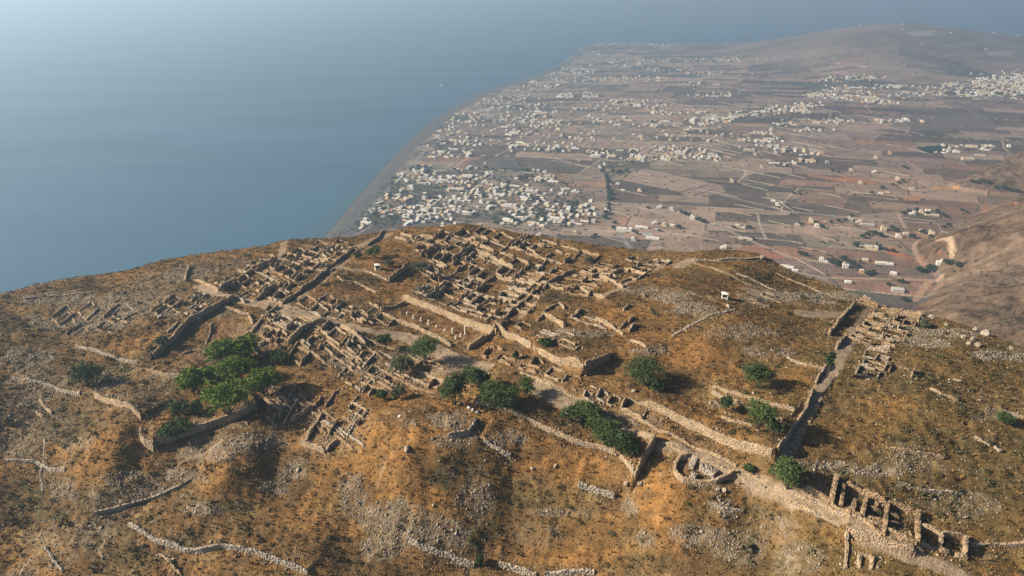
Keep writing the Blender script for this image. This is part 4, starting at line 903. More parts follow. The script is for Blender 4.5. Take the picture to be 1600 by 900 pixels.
tag(o, 'dark thorny scrub clumps dotted over the slopes', None, None, 'stuff')

# stones
CUBE = np.array([(-1,-1,-1),(1,-1,-1),(1,1,-1),(-1,1,-1),(-1,-1,1),(1,-1,1),(1,1,1),(-1,1,1)], float)
CF = np.array([(0,3,2,1),(4,5,6,7),(0,1,5,4),(1,2,6,5),(2,3,7,6),(3,0,4,7)], np.int32)
def stones(name, x, y, size, col, label, flat=.7, sink=.3):
    n = len(x); z = H(x, y)
    v = CUBE[None]*rs.uniform(.55, 1.05, (n, 8, 3))*np.array((1, .8, flat))
    v[:, 4:, :2] *= rs.uniform(.45, .9, (n, 1, 1))
    a = rs.uniform(0, 2*math.pi, n); ca, sa = np.cos(a)[:, None], np.sin(a)[:, None]
    tl = rs.normal(0, .3, (n, 2))
    vz = v[..., 2] + v[..., 0]*tl[:, :1] + v[..., 1]*tl[:, 1:]
    v = np.stack([v[..., 0]*ca - v[..., 1]*sa, v[..., 0]*sa + v[..., 1]*ca, vz], -1)*(size[:, None, None]*.5)
    v = v + np.stack([x, y, z + size*(.5*flat-sink)], 1)[:, None]
    F = (CF[None] + (np.arange(n)*8)[:, None, None]).reshape(-1, 4).astype(np.int32)
    o = raw_mesh(name, v.reshape(-1, 3), F, M['scatter'], col=np.repeat(col, 8, 0))
    tag(o, label, None, None, 'stuff'); return o
def stone_cols(n):
    p = rs.rand(n)[:, None]
    return np.where(p < .5, np.array((.26, .235, .195)), np.where(p < .8, np.array((.32, .275, .21)), np.array((.17, .15, .125))))*rs.uniform(.75, 1.2, (n, 1))
x, y = sample_cover(480000, np.clip((rub*.62*(.5+1.5*MASK['rubble']) + .012 + .025*east)*SLOPE - LMASK, 0, 1)); n = len(x)
stones('rubble', x, y, rs.gamma(2.2, .10, n) + .18, stone_cols(n), 'pale grey scree and loose stones spilled down the slopes')
# stones fallen along the walls
P_ = np.concatenate([q[::1] for q in BUILT]); rep = np.repeat(P_, 5, 0); x, y = (rep + rs.normal(0, 1.5, rep.shape)).T; n = len(x)
keep = grid_at(LMASK, x, y) < .12; x, y = x[keep], y[keep]; n = len(x)
fc = np.where(rs.rand(n, 1) < .6, np.array((.36, .285, .20)), np.array((.25, .20, .15)))*rs.uniform(.7, 1.2, (n, 1))
stones('debris', x, y, rs.gamma(2.5, .09, n) + .14, fc, 'fallen building stones lying among the ruined walls')
# ------------------------------------------------------------------ trees and bushes of the ridge
def crown_mesh(lobes, n, leaf, seed, droop=0.0):
    """lobes: (x, y, z, rx, ry, rz); leaf-sized faces through each lobe's outer volume in clumps, with gaps between clumps"""
    r = np.random.RandomState(seed); Vs = []
    vol = np.array([a[3]*a[4]*a[5] for a in lobes])**.7; vol /= vol.sum()
    for (x, y, z, rx, ry, rzz), w in zip(lobes, vol):
        n_ = n*2.0; m = max(8, int(n_*w/16))                               # clumps
        d = r.normal(0, 1, (m, 3)); d /= np.linalg.norm(d, axis=1)[:, None]; d[:, 2] = np.where(d[:, 2] < -.35, -d[:, 2]*.6, d[:, 2])
        rad = r.uniform(.55, 1.0, (m, 1))**.6*(1+.16*np.sin(d[:, :1]*7+seed)+.12*np.cos(d[:, 1:2]*9))
        c = d*rad*np.array((rx, ry, rzz)) + np.array((x, y, z))
        k = 16
        p = c[:, None] + r.normal(0, 1, (m, k, 3))*np.array((1, 1, .75))*min(rx, ry)*.115 + np.array((0, 0, .0))
        a = r.normal(0, 1, (m, k, 3)); b = r.normal(0, 1, (m, k, 3)); s = leaf*.74*r.uniform(.6, 1.3, (m, k, 1))
        Vs.append(np.stack([p + a*s*.6, p + b*s*.6, p - (a+b)*s*.45], 2).reshape(-1, 3))
    V = np.concatenate(Vs); return V, np.arange(len(V), dtype=np.int32).reshape(-1, 3)
def tube(pts, r0, r1, sides=7):
    V = []; F = []; n = len(pts)
    for i, p in enumerate(pts):
        k = i/(n-1); r = r0*(1-k)+r1*k
        d = np.array(pts[min(i+1, n-1)]) - np.array(pts[max(i-1, 0)]); d = d/(np.linalg.norm(d)+1e-9)
        a = np.cross(d, (0.3, .9, .1)); a /= np.linalg.norm(a); b = np.cross(d, a)
        for j in range(sides):
            t_ = 2*math.pi*j/sides; V.append(np.array(p) + (a*math.cos(t_)+b*math.sin(t_))*r)
    for i in range(n-1):
        for j in range(sides): F.append((i*sides+j, i*sides+(j+1) % sides, (i+1)*sides+(j+1) % sides, (i+1)*sides+j))
    F.append(tuple(range(sides-1, -1, -1))); F.append(tuple((n-1)*sides+j for j in range(sides)))
    return V, F
def merge(parts):
    V = []; F = []; o = 0
    for v, f in parts:
        V += list(v); F += [tuple(i+o for i in q) for q in f]; o += len(v)
    return np.array(V), F
def tree(u, v, wpx, hpx, label, leafmat, name='tree', group='trees and bushes of the ridge', n=2600, leaf=.34, flat=.75, trunk=.25, nlobes=7, seed=0, cat='tree', lean=0):
    """u, v: pixel of the crown's middle; wpx, hpx its size in pixels"""
    x, y, z0 = at(u, v + hpx*.40)[0]; wpx *= 1.12; hpx *= 1.12
    S = math.sqrt(x*x+y*y+(CAMZ-z0)**2); Wd = wpx*S/FPX; Hh = hpx*S/FPX
    Ht = max(Hh*.95, Wd*.42); r = np.random.RandomState(seed+int(u))
    rx = Wd*.5; base_h = Ht*trunk*.45; ch = Ht - base_h
    lobes = []
    for q in range(nlobes):
        a = q*2.399 + r.rand(); d = rx*.55*math.sqrt((q+.3)/nlobes)
        lr = rx*r.uniform(.42, .6); lobes.append((math.cos(a)*d + lean*.3, math.sin(a)*d*.9, base_h + ch*r.uniform(.36, .68), lr, lr, max(ch*.36, lr*flat*r.uniform(.6, .9))))
    e = empty(name, (x, y, z0)); tag(e, label, cat, group)
    V, F = crown_mesh(lobes, n, leaf, seed+int(v)); raw_mesh('crown', V, F, leafmat, e)
    parts = [tube([(0, 0, -.6), (r.uniform(-.2, .2), 0, base_h*.6), (r.uniform(-.4, .4), r.uniform(-.3, .3), base_h + ch*.45)], max(.12, rx*.06), rx*.03)]
    for (lx, ly, lz, lr, *_ ) in lobes:
        parts.append(tube([(0, 0, base_h*.5), (lx*.5, ly*.5, base_h*.6+lz*.25), (lx, ly, lz)], max(.07, rx*.035), .03, 5))
    V, F = merge(parts); raw_mesh('trunk', V, F, M['bark'], e)
    return e
PINES = [(348,556,46,34,'bright green pine at the upper left of the pine grove'),(385,549,42,34,'bright green pine at the top right of the pine grove'),(303,602,46,34,'open bright green pine with bare branches at the left of the grove'),
         (326,589,34,24,'small flat bright green pine in the gap of the grove'),(368,583,52,34,'bright green pine in the middle of the grove'),(412,603,52,40,'round bright green pine at the right edge of the grove casting a long shadow'),(357,628,66,54,'largest bright green pine at the front of the grove')]
for i, (u, v, w, h, lab) in enumerate(PINES):
    tree(u, v, w, h, lab, M['pine'], 'pine_tree', 'bright green pines on the terrace', n=4200, leaf=.42, flat=.62, trunk=.3, nlobes=9, seed=100+i)
D = M['darkleaf']; O = M['oliveleaf']; G = M['midleaf']
TREES = [
 (137,590,48,34,'broad dark bush alone on the left slope',D,.12,'bush'),(283,639,34,22,'low dark shrub in front of the largest bright pine',D,.05,'bush'),(306,640,28,18,'dark shrub tucked beside the largest bright pine',D,.05,'bush'),(278,678,44,14,'flat dark shrub on the edge of the pine terrace wall',G,.02,'bush'),
 (602,537,30,27,'round dark green bush beside the paved lane',D,.12,'bush'),(665,552,54,44,'rounded olive-green tree next to the open square',G,.15,'tree'),(629,573,42,30,'grey-green bush below the olive-green tree at the square',O,.08,'bush'),(656,423,30,26,'silvery grey-green bush among upper quarter walls',O,.08,'bush'),
 (586,396,24,18,'dark bush above the small white kiosk',G,.1,'bush'),(561,400,14,10,'small dark shrub left of the bush above the kiosk',D,.05,'bush'),(610,413,16,9,'low grey shrub just right of the white kiosk',O,.05,'bush'),(598,618,20,14,'small green shrub at the top of the orange slope',G,.05,'bush'),(624,615,24,20,'small grey-green shrub on the orange slope',O,.06,'bush'),
 (711,613,50,52,'dark tree at the left of the terrace group',D,.15,'tree'),(747,592,42,36,'dark tree at the back of the terrace group',D,.15,'tree'),(772,619,58,38,'wide mid-green tree in the front of the terrace group',G,.12,'tree'),(800,617,34,34,'green tree between the wide tree and the clearing',G,.12,'tree'),(823,606,34,30,'lighter green tree beside the bare clearing',G,.12,'tree'),
 (1004,585,66,40,'big dark green tree alone above the long terrace',D,.12,'tree'),(1022,606,30,20,'dark bush at the foot of the big lone tree',D,.06,'bush'),(1183,592,46,38,'dark round tree high beside the stepped lane',D,.12,'tree'),(1134,633,28,22,'small dark tree in the stony bed',D,.1,'tree'),(1186,655,44,46,'dark tree at the lower stony bed',G,.14,'tree'),(1207,668,30,30,'dark bush touching the wall of the stepped lane',D,.1,'bush'),
 (893,648,34,26,'leftmost dark bush below the paved clearing',D,.08,'bush'),(916,646,46,34,'dark green tree below the paved clearing',G,.12,'tree'),(943,676,46,42,'green tree in the middle of the row on the lower terrace',G,.12,'tree'),(965,695,46,46,'dark tree at the right end of the row on the lower terrace',D,.14,'tree'),(984,706,26,28,'dark bush squeezed at the corner of the lower terrace',D,.08,'bush'),
 (1229,748,46,44,'round olive tree beside the lower road',G,.15,'tree'),(1170,731,16,12,'small shrub beside the lower lane',G,.05,'bush'),(1568,654,22,18,'dark bush at the pale wall on the right edge',D,.05,'bush'),(920,407,16,10,'yellow-green shrub at the edge of the upper quarter',O,.05,'bush'),(1444,507,14,10,'green shrub under the rocks of the right crest',O,.05,'bush'),
 (1292,575,14,40,'dark shrub leaning over the stepped lane wall',D,.05,'bush'),(853,536,22,9,'small green shrub above the sunlit terrace wall',G,.03,'bush'),(437,562,30,12,'low green shrub right of the pines on orange ground',D,.04,'bush'),(750,878,12,16,'dark shrub in the pit at the bottom edge',D,.04,'bush'),(254,532,22,12,'grey shrub on the mound left of the bowl-shaped hollow',O,.04,'bush'),(806,556,10,12,'small green bush at the foot of the terrace wall',D,.05,'bush'),
]
for i, (u, v, w, h, lab, m_, tr, cat) in enumerate(TREES):
    big = w > 36
    tree(u, v, w, h, lab, m_, 'tree' if cat == 'tree' else 'bush', n=3400 if big else 1500, leaf=.33, flat=.8, trunk=tr, nlobes=8 if big else 5, seed=300+i, cat=cat)
# ------------------------------------------------------------------ the villages of the plain
def boxes(L):
    """list of (x0,x1,y0,y1,z0,z1) -> one mesh's vertices and faces"""
    V = []; F = []
    for x0, x1, y0, y1, z0, z1 in L:
        o = len(V); V += [(x0,y0,z0),(x1,y0,z0),(x1,y1,z0),(x0,y1,z0),(x0,y0,z1),(x1,y0,z1),(x1,y1,z1),(x0,y1,z1)]
        F += [tuple(o+i for i in f) for f in ((0,3,2,1),(4,5,6,7),(0,1,5,4),(1,2,6,5),(2,3,7,6),(3,0,4,7))]
    return np.array(V, float), F
def dome(r, z, seg=12, rings=5):
    V = []; F = []
    for i in range(rings):
        a = i/rings*math.pi/2
        for j in range(seg): t_ = 2*math.pi*j/seg; V.append((r*math.cos(a)*math.cos(t_), r*math.cos(a)*math.sin(t_), z+r*math.sin(a)))
    V.append((0, 0, z+r))
    for i in range(rings-1):
        for j in range(seg): F.append((i*seg+j, i*seg+(j+1) % seg, (i+1)*seg+(j+1) % seg, (i+1)*seg+j))
    for j in range(seg): F.append(((rings-1)*seg+j, (rings-1)*seg+(j+1) % seg, len(V)-1))
    return np.array(V), F
HOUSE = {  # blocks of each kind of house, in metres
 'one-storey house': [(-5,5,-4,4,-3,3.6)],
 'two-storey house': [(-5.5,5.5,-4.5,4.5,-3,3.6),(-5.4,1.5,-4.4,4.4,3.6,6.8)],
 'stepped house': [(-6,0,-4,4,-3,3.5),(0.02,5.5,-3,5,-3,6.6),(-3,-.5,3.9,7,-3,3.0)],
 'long low row': [(-14,-5,-4,4,-3,3.6),(-4.98,4.5,-3.6,4.4,-3,3.9),(4.52,13.5,-4.2,3.8,-3,3.5)],
 'large hotel block': [(-16,16,-5,5,-3,3.6),(-15.9,6,-4.9,4.9,3.6,7.0),(9,15.9,-4.9,10,3.6,6.6)],
 'tall square house': [(-5,5,-5,5,-3,7.2),(-4.9,0,-2,4.9,7.2,9.4)],
}
PAL = {'white': 'white', 'cream': 'cream', 'peach': 'peach', 'grey': 'greyplaster'}
def house_shapes(kind, simple=False):
    B = HOUSE[kind]; roofs = []; wins = []; doors = []
    for (x0, x1, y0, y1, z0, z1) in B:
        covered = any(b is not None and abs(b[4]-z1) < .01 and b[0] < x1 and b[1] > x0 for b in B)
        roofs.append((x0+.35, (x1 if not covered else x1)-.35, y0+.35, y1-.35, z1-.1, z1+(.10 if not covered else .06)))
        base = max(z0, 0)
        for fl in ([0] if z1-base < 5 else [0, 3.3]):
            nx = max(1, int((x1-x0)/3.6))
            for i in range(nx):
                xc = x0+(x1-x0)*(i+.5)/nx
                if fl == 0 and base < 1 and i == 0: doors.append((xc-.55, xc+.55, y0-.05, y0+.1, 0, 2.2))
                else: wins.append((xc-.6, xc+.6, y0-.05, y0+.1, base+fl+1.0, base+fl+2.3))
            wins.append((x0-.05, x0+.1, (y0+y1)/2-.6, (y0+y1)/2+.6, base+fl+1.0, base+fl+2.3))
    return B, roofs, wins, doors
_proto = {}
def house(kind, colr, detailed):
    key = (kind, colr, detailed)
    if key not in _proto:
        B, roofs, wins, doors = house_shapes(kind); w = M[PAL[colr]]
        e = bpy.data.objects.new('house', None); parts = []
        def part(nm, L, m_, par=e):
            V, F = boxes(L); o = raw_mesh(nm, V, F, m_, link=False); o.parent = par; parts.append(o); return o
        part('wall', B, w)
        if detailed >= 1:
            for r_ in roofs: part('roof', [r_], M['roofgrey'] if colr != 'white' else M['white'])
        if detailed >= 2:
            for q in wins: part('window', [q], M['dark'])
            for q in doors: part('door', [q], M['blue'] if colr == 'white' else M['wood'])
        _proto[key] = (e, parts)
    e, parts = _proto[key]
    r = e.copy(); COL.objects.link(r)
    for p_ in parts:
        c = p_.copy(); COL.objects.link(c); c.parent = r
    return r
FA = -.30                                                     # the way the fields and houses lie
rv_ = np.random.RandomState(77)
CL = [ # village clusters: u, v, half width, half height, houses
 (590,315,42,34,46),(645,300,40,24,44),(700,298,40,24,36),(620,335,50,14,36),(760,290,40,18,30),(800,318,44,24,30),(868,308,50,28,30),(700,335,40,14,20),(765,267,60,3,18),(840,278,30,6,8),(885,335,40,18,16),(548,352,20,9,12),(660,266,25,4,8),(835,345,55,14,18),
 (700,240,30,8,10),(690,205,22,8,12),(722,186,30,8,15),(760,166,35,8,16),(800,150,28,7,12),(775,190,45,9,18),(830,170,38,9,18),(855,130,28,7,20),(882,113,22,5,20),(905,110,28,5,18),(760,220,45,7,12),(820,205,45,7,14),(720,226,35,6,8),(850,190,38,6,12),(900,150,28,5,14),(860,230,38,7,14),(905,215,28,5,8),
 (945,70,22,2,12),(990,69,28,1.5,10),(925,84,12,4,8),(1050,72,36,2,12),(980,97,38,2.5,18),(960,103,38,2.5,14),(1000,124,38,3,18),(920,124,22,3,10),(1060,95,28,3,8),(1095,95,34,2.5,10),(1130,97,15,2.5,5),(1050,110,36,3,8),(1100,115,28,3,7),(1180,93,46,2.5,7),
 (985,160,28,4,16),(1012,165,32,4,12),(1090,132,18,4,10),(1110,150,28,3,10),(1060,175,36,4,10),(1040,195,28,5,12),(1102,190,28,6,20),(1130,184,18,4,8),(1080,205,28,3,8),(1160,180,28,4,8),(1190,176,32,4,16),(1230,171,28,4,18),(1260,165,22,3,12),(1220,196,18,3,6),(1170,210,28,3,6),(1190,220,28,4,10),(1200,231,28,4,10),(1250,240,28,4,10),(1300,150,36,4,18),(1330,140,36,4,14),(1350,151,36,4,16),(1372,160,28,3,12),(1310,125,28,3,9),(1350,121,28,3,12),(1390,135,24,3,9),(1430,148,28,3,10),
 (1500,140,46,9,46),(1560,135,42,13,74),(1592,128,18,12,34),(1390,190,36,2,8),(1510,231,36,4,14),(1480,237,18,3,5),(1060,235,36,4,16),(1100,245,28,4,9),(1040,246,18,4,7),(990,240,14,4,4),(1000,251,22,4,7),(940,240,18,6,9),(975,270,9,3,4),(950,260,18,5,5),(1262,250,14,4,6),(1222,257,18,4,6),(1270,204,18,2,4),(1290,190,40,3,6),(1020,215,60,4,8),(950,190,40,5,8),(930,170,30,4,6),(1120,215,30,4,6),
]
SINGLES = [ # u, v, kind, colour
 (1030,325,2,'white'),(1050,329,1,'white'),(1082,342,5,'white'),(965,288,0,'white'),(973,298,0,'white'),(1000,299,1,'cream'),(975,361,4,'white'),(1003,356,3,'white'),(1022,350,2,'white'),(1038,353,1,'cream'),(1050,353,0,'white'),(990,376,1,'white'),(1020,373,3,'white'),(1130,388,2,'white'),(884,326,5,'peach'),(879,347,1,'peach'),(1215,321,1,'white'),(1208,315,0,'white'),(1222,320,1,'cream'),(1143,285,5,'cream'),
 (1160,357,0,'cream'),(1152,353,0,'cream'),(1165,374,3,'cream'),(1345,287,1,'cream'),(1402,281,5,'cream'),(1366,270,2,'white'),(1330,267,1,'cream'),(1368,248,5,'cream'),(1390,241,5,'peach'),(1376,303,0,'white'),(1387,302,0,'peach'),(1267,347,5,'cream'),(1277,355,1,'white'),(1246,352,0,'cream'),(1328,345,5,'grey'),(1342,348,2,'cream'),(1380,360,5,'cream'),(1404,371,1,'white'),(1440,364,1,'cream'),(1455,367,5,'cream'),(1415,366,0,'cream'),(1357,389,4,'cream'),
 (1285,408,1,'white'),(1295,410,2,'white'),(1320,418,5,'white'),(1348,427,1,'peach'),(1352,407,0,'cream'),(1372,412,0,'cream'),(1383,413,3,'white'),(1469,411,2,'white'),(1396,428,0,'white'),(1325,442,0,'white'),(1425,335,2,'white'),(1440,333,1,'cream'),(1456,337,3,'cream'),(1450,330,0,'white'),(1512,250,4,'cream'),(1532,243,3,'cream'),(1228,418,3,'white'),(1242,424,0,'white'),
 (1000,247,4,'white'),(1062,240,4,'white'),(1108,247,5,'white'),(1092,250,1,'white'),(1070,246,1,'cream'),(1205,205,5,'white'),(1170,236,4,'cream'),(1355,352,3,'grey'),(1425,296,0,'cream'),(1180,243,1,'cream'),(1212,240,1,'white'),(1293,255,1,'grey'),(1190,262,1,'cream'),(1210,256,3,'white'),(905,252,2,'peach'),(945,258,1,'white'),
 (1345,40,1,'white'),(1358,37,0,'white'),(1370,39,0,'white'),(1410,38,1,'white'),(1471,41,0,'white'),(1486,52,5,'white'),(1553,52,5,'white'),(1590,56,3,'white'),(1540,78,2,'white'),(1412,46,0,'white'),(1440,70,0,'cream'),(1300,44,0,'white'),(1350,104,3,'white'),(1310,100,0,'white'),
]
KINDS_ = list(HOUSE); H_ = []                                 # (u, v, kind, colour, rotation, scale)
for u, v, k, c in SINGLES: H_.append((u, v, KINDS_[k], c, FA + rv_.normal(0, .08), .9, 1))
for u, v, ru, rvv, n in CL:
    for _ in range(int(n*3.0)):
        a = rv_.uniform(0, 2*math.pi); r = math.sqrt(rv_.rand())*(1.25 if rv_.rand() < .8 else 1.9)
        k = rv_.choice([0, 1, 2, 3, 4, 5], p=[.34, .24, .19, .12, .05, .06])
        c = rv_.choice(['white', 'cream', 'grey', 'peach'], p=[.52, .30, .11, .07])
        H_.append((u + ru*r*math.cos(a), v + rvv*r*math.sin(a), KINDS_[k], c, FA + rv_.choice([0, math.pi/2]) + rv_.normal(0, .12), rv_.uniform(.58, .95)*(1.0 if v > 190 else 1.15), 0))
P_ = plain_at([h[0] for h in H_], [h[1] for h in H_])
ok = coast_d(P_[:, 0], P_[:, 1]) > 62
# keep houses apart
cells = {}; use = []
for i in range(len(H_)):
    if not ok[i]: continue
    x, y = P_[i, :2]; rad = 15 if H_[i][2] in ('long low row', 'large hotel block') else 8
    bad = False
    for a in range(int((x-26)//25), int((x+26)//25)+1):
        for b in range(int((y-26)//25), int((y+26)//25)+1):
            for (x2, y2, r2) in cells.get((a, b), ()):
                if (x2-x)**2 + (y2-y)**2 < ((rad+r2)*.44)**2: bad = True
    if bad and not H_[i][6]: continue
    if not H_[i][6] and fbm(np.array(x/55.), np.array(y/55.), 2, 57) < (-.10 if y < 2000 else -.35): continue
    cells.setdefault((int(x//25), int(y//25)), []).append((x, y, rad)); use.append(i)
size = {i: (24 if H_[i][2] in ('long low row', 'large hotel block') else 11)*H_[i][5]/P_[i, 1] for i in use}
use.sort(key=lambda i: -size[i] - (1 if H_[i][6] else 0))
near_, rest = use[:296], use[296:]
PM = {'the dark beach': (545,345), 'the dark gully': (952,300), 'the long white row': (765,268), 'the triangular walled field': (1362,308), 'the dark green field': (1455,234), 'the red field': (1435,397), 'the poolside hotel': (985,362), 'the pale bare fields': (1050,285), 'the square walled field': (1195,280), 'the grove at the ridge foot': (1310,410), 'the right mountain foot': (1475,400), 'the coast road bend': (720,200), 'the far hill': (1350,60), 'the village middle': (680,300)}
pmk = {k: plain_at(*p)[0][:2] for k, p in PM.items()}; hg = {}
for q, i in enumerate(near_):
    u, v, k, c, rz_, s, fixed = H_[i]; x, y, z = P_[i]
    o = house(k, c, 2 if (y < 1750 or fixed) else 1); o.name = 'house'; o.location = (x, y, z); o.rotation_euler = (0, 0, rz_); o.scale = (s, s, s)
    tag(o, None, 'house', 'houses of the villages on the plain', 'thing')
    m = min(pmk, key=lambda a: np.linalg.norm(pmk[a]-P_[i, :2])); d = P_[i, :2]-pmk[m]
    hg.setdefault((c, k, m, side_word(*d)), []).append((np.linalg.norm(d), o))
for (c, k, m, sd), L in hg.items():
    for q, (dist, o) in enumerate(sorted(L, key=lambda a: a[0])):
        o['label'] = f"{c} {k} {sd} {m}" + ('' if len(L) == 1 else f", {ordw(q, len(L))}")
# all smaller houses, past the first three hundred: one object
Vs, Fs, o_, mi = [], [], 0, []
for i in rest:
    u, v, k, c, rz_, s, _ = H_[i]; x, y, z = P_[i]; V, F = boxes(HOUSE[k]); ca, sa = math.cos(rz_), math.sin(rz_)
    V = np.c_[(V[:, 0]*ca-V[:, 1]*sa)*s+x, (V[:, 0]*sa+V[:, 1]*ca)*s+y, V[:, 2]*s+z]; Vs.append(V); Fs += [tuple(a+o_ for a in f) for f in F]; mi += [list(PAL).index(c)]*len(F); o_ += len(V)
o = raw_mesh('distant_houses', np.concatenate(Vs), Fs, [M[PAL[c]] for c in PAL])
o.data.polygons.foreach_set('material_index', np.array(mi, np.int32)); o.data.update()
tag(o, 'small pale houses scattered far over the plain and the coast', None, None, 'stuff')
# a white church with a blue dome in the village, a grey shed
x, y, z = plain_at(820, 312)[0]; ch = empty('church', (x, y, z), FA); tag(ch, 'white church with a blue dome in the middle of the beach village', 'church')
V, F = boxes([(-8,8,-5,5,-2,7),(-3.5,3.5,-3.5,3.5,7,9),(8.02,11,-1.5,1.5,-2,12)]); raw_mesh('wall', V, F, M['white'], ch); V, F = dome(3.4, 9); raw_mesh('dome', V, F, M['blue'], ch, smooth=True)
x, y, z = plain_at(1402, 455)[0]; sh = empty('shed', (x, y, z), FA); tag(sh, 'grey shed with a pale flat roof at the mouth of the valley', 'shed')
V, F = boxes([(-8,8,-5,5,-2,4)]); raw_mesh('wall', V, F, M['greyplaster'], sh); V, F = boxes([(-8.5,8.5,-5.5,5.5,4,4.4)]); raw_mesh('roof', V, F, M['roofgrey'], sh)
# swimming pools
for u, v, a, lab in ((1012,366,7,'turquoise swimming pool in front of the poolside hotel'), (1028,358,4,'small turquoise pool behind the poolside hotel'), (868,342,5,'turquoise pool among the peach houses')):
    x, y, z = plain_at(u, v)[0]; p = empty('swimming_pool', (x, y, z), FA); tag(p, lab, 'pool')
    V, F = boxes([(-a-1,a+1,-a*.5-1,-a*.5,-.6,.6),(-a-1,a+1,a*.5,a*.5+1,-.6,.6),(-a-1,-a,-a*.5,a*.5,-.6,.6),(a,a+1,-a*.5,a*.5,-.6,.6)]); raw_mesh('rim', V, F, M['white'], p)
    V, F = boxes([(-a+.01,a-.01,-a*.5+.01,a*.5-.01,-.5,.45)]); raw_mesh('pool_water', V, F, M['pool'], p)

# field walls
FW = [(1322,303,1403,313),(1322,303,1326,298),(1403,313,1396,304),(1326,298,1342,301),(1160,280,1210,290),(1212,289,1222,278),(1180,270,1222,279),(1160,288,1200,298),(1200,298,1212,290),(1025,241,1075,254),(1085,224,1160,240),(1020,248,1068,259),(1100,231,1150,243),(1210,205,1290,218),(1000,205,1080,213),
      (900,240,960,252),(860,246,922,262),(955,328,985,340),(950,293,1010,306),(1133,354,1165,363),(1140,369,1172,377),(1028,393,1050,400),(1020,384,1040,380),(1240,402,1290,430),(1250,404,1302,414),(1285,345,1310,352),(1310,354,1362,364),(1410,340,1465,347),(1365,358,1402,372),(1220,318,1240,330),(1205,322,1228,331),(1345,150,1400,158),(1290,200,1345,204),(1265,212,1330,218),
      (1200,250,1262,262),(1222,270,1258,279),(1300,250,1345,253),(1365,252,1402,256),(1360,280,1400,286),(1200,345,1250,356),(1100,345,1120,351),(1085,296,1105,288),(1053,304,1085,293),(1083,306,1112,297),(1190,235,1220,244),(1260,235,1300,245),(1240,185,1300,193),(1180,195,1250,203),(1060,180,1130,186),(880,185,950,190),(960,175,1040,181),(1100,165,1160,169),(1420,232,1452,240),(1450,240,1470,239),(690,262,860,274),(1020,160,1060,163),(1400,432,1440,434),(1290,434,1345,440),(1130,260,1180,270),(1280,225,1330,235),(1330,232,1380,238),(1340,205,1390,208),(1210,165,1260,168)]
for _ in range(46):
    u = rv_.uniform(850, 1480); v = rv_.uniform(120, 400); 
    if v > 395 - abs(u-900)*.02 or coast_d(*plain_at(u, v)[0][:2]) < 150: continue
    L = rv_.uniform(15, 55); FW.append((u, v, u+L, v+L*.2))
FW = [f for f in FW]; A_ = plain_at([f[0] for f in FW], [f[1] for f in FW]); B_ = plain_at([f[2] for f in FW], [f[3] for f in FW]); fg = {}
for i, (a, b) in enumerate(zip(A_, B_)):
    L = np.linalg.norm((b-a)[:2]); n = max(2, int(L/14)); d = (b-a)[:2]/L; nr = np.array((-d[1], d[0])); V = []
    for k in range(n+1):
        p = a[:2]+(b-a)[:2]*k/n; h0 = float(plain_h(p[0], p[1])); hh = 1.1 + .3*math.sin(k*2.3+i)
        V += [(*(p+nr*.32), h0-.6), (*(p+nr*.26), h0+hh), (*(p-nr*.26), h0+hh), (*(p-nr*.32), h0-.6)]
    F = [tuple(4*k+j+q for q in (0, 1, 5, 4)) for k in range(n) for j in range(3)] + [(3, 2, 1, 0), (4*n, 4*n+1, 4*n+2, 4*n+3)]
    V = np.array(V); o = raw_mesh('field_wall', V-a, F, M['fieldwall']); o.location = a
    m = min(pmk, key=lambda q: np.linalg.norm(pmk[q]-(a+b)[:2]/2)); dd_ = (a+b)[:2]/2-pmk[m]
    fg.setdefault((m, side_word(*dd_), 'short' if L < 60 else 'long' if L > 130 else 'middling'), []).append((np.linalg.norm(dd_), o))
    tag(o, None, 'wall', 'boundary walls between the fields', 'thing')
for (m, sd, ln), L in fg.items():
    for q, (dist, o) in enumerate(sorted(L, key=lambda a: a[0])): o['label'] = f"{ln} pale field wall {sd} {m}" + ('' if len(L) == 1 else f", {ordw(q, len(L))}")

# trees of the plain
TP_ = [(1250,398,6),(1258,400,5),(1300,412,8),(1308,416,8),(1318,408,7),(1330,414,7),(1340,420,6),(1355,430,6),(1362,428,5),(1437,425,8),(1455,424,9),(1482,414,9),(1497,418,7),(1338,386,7),(1346,388,6),(1372,388,6),(1365,366,7),(1355,368,6),(1375,370,6),(1348,372,5),(1394,358,6),(1400,362,5),
       (948,278,6),(952,286,7),(950,296,6),(953,304,7),(955,312,7),(951,320,6),(949,328,7),(947,335,7),(944,342,6),(942,270,7),(958,270,6),(1070,336,6),(1078,338,6),(1092,345,7),(1098,348,6),(1064,333,5),(1240,303,5),(1250,304,4),(1412,334,5),(1420,332,6),(1432,330,5),(1448,336,6),(1464,333,6),(1472,337,6),(1478,340,5),(1503,330,5),(1510,333,4),(1525,287,6),(1534,285,7),(1542,287,6),(1518,285,5),(1568,296,6),(1576,298,6),(1588,301,6),(1556,294,5),
       (1474,356,5),(1482,354,5),(1412,262,5),(1416,264,5),(1378,295,5),(1362,303,5),(1300,268,5),(1310,270,5),(1395,290,5),(1405,287,5),(1412,285,5),(1440,365,6),(1425,372,6),(1455,372,5),(1322,345,4),(1330,338,4),(1298,349,4),(1310,347,4),(1285,356,5),(1385,392,5),(1395,394,5),(1250,352,4),(1146,357,4),(1170,357,5),(1175,374,4),(1012,326,5),(958,358,6),(960,350,5),(1060,357,6),(995,366,4),(1030,362,4),(1450,424,6),(1412,470,5),(1408,442,5),(1388,446,4),(930,370,5),(925,372,4)]
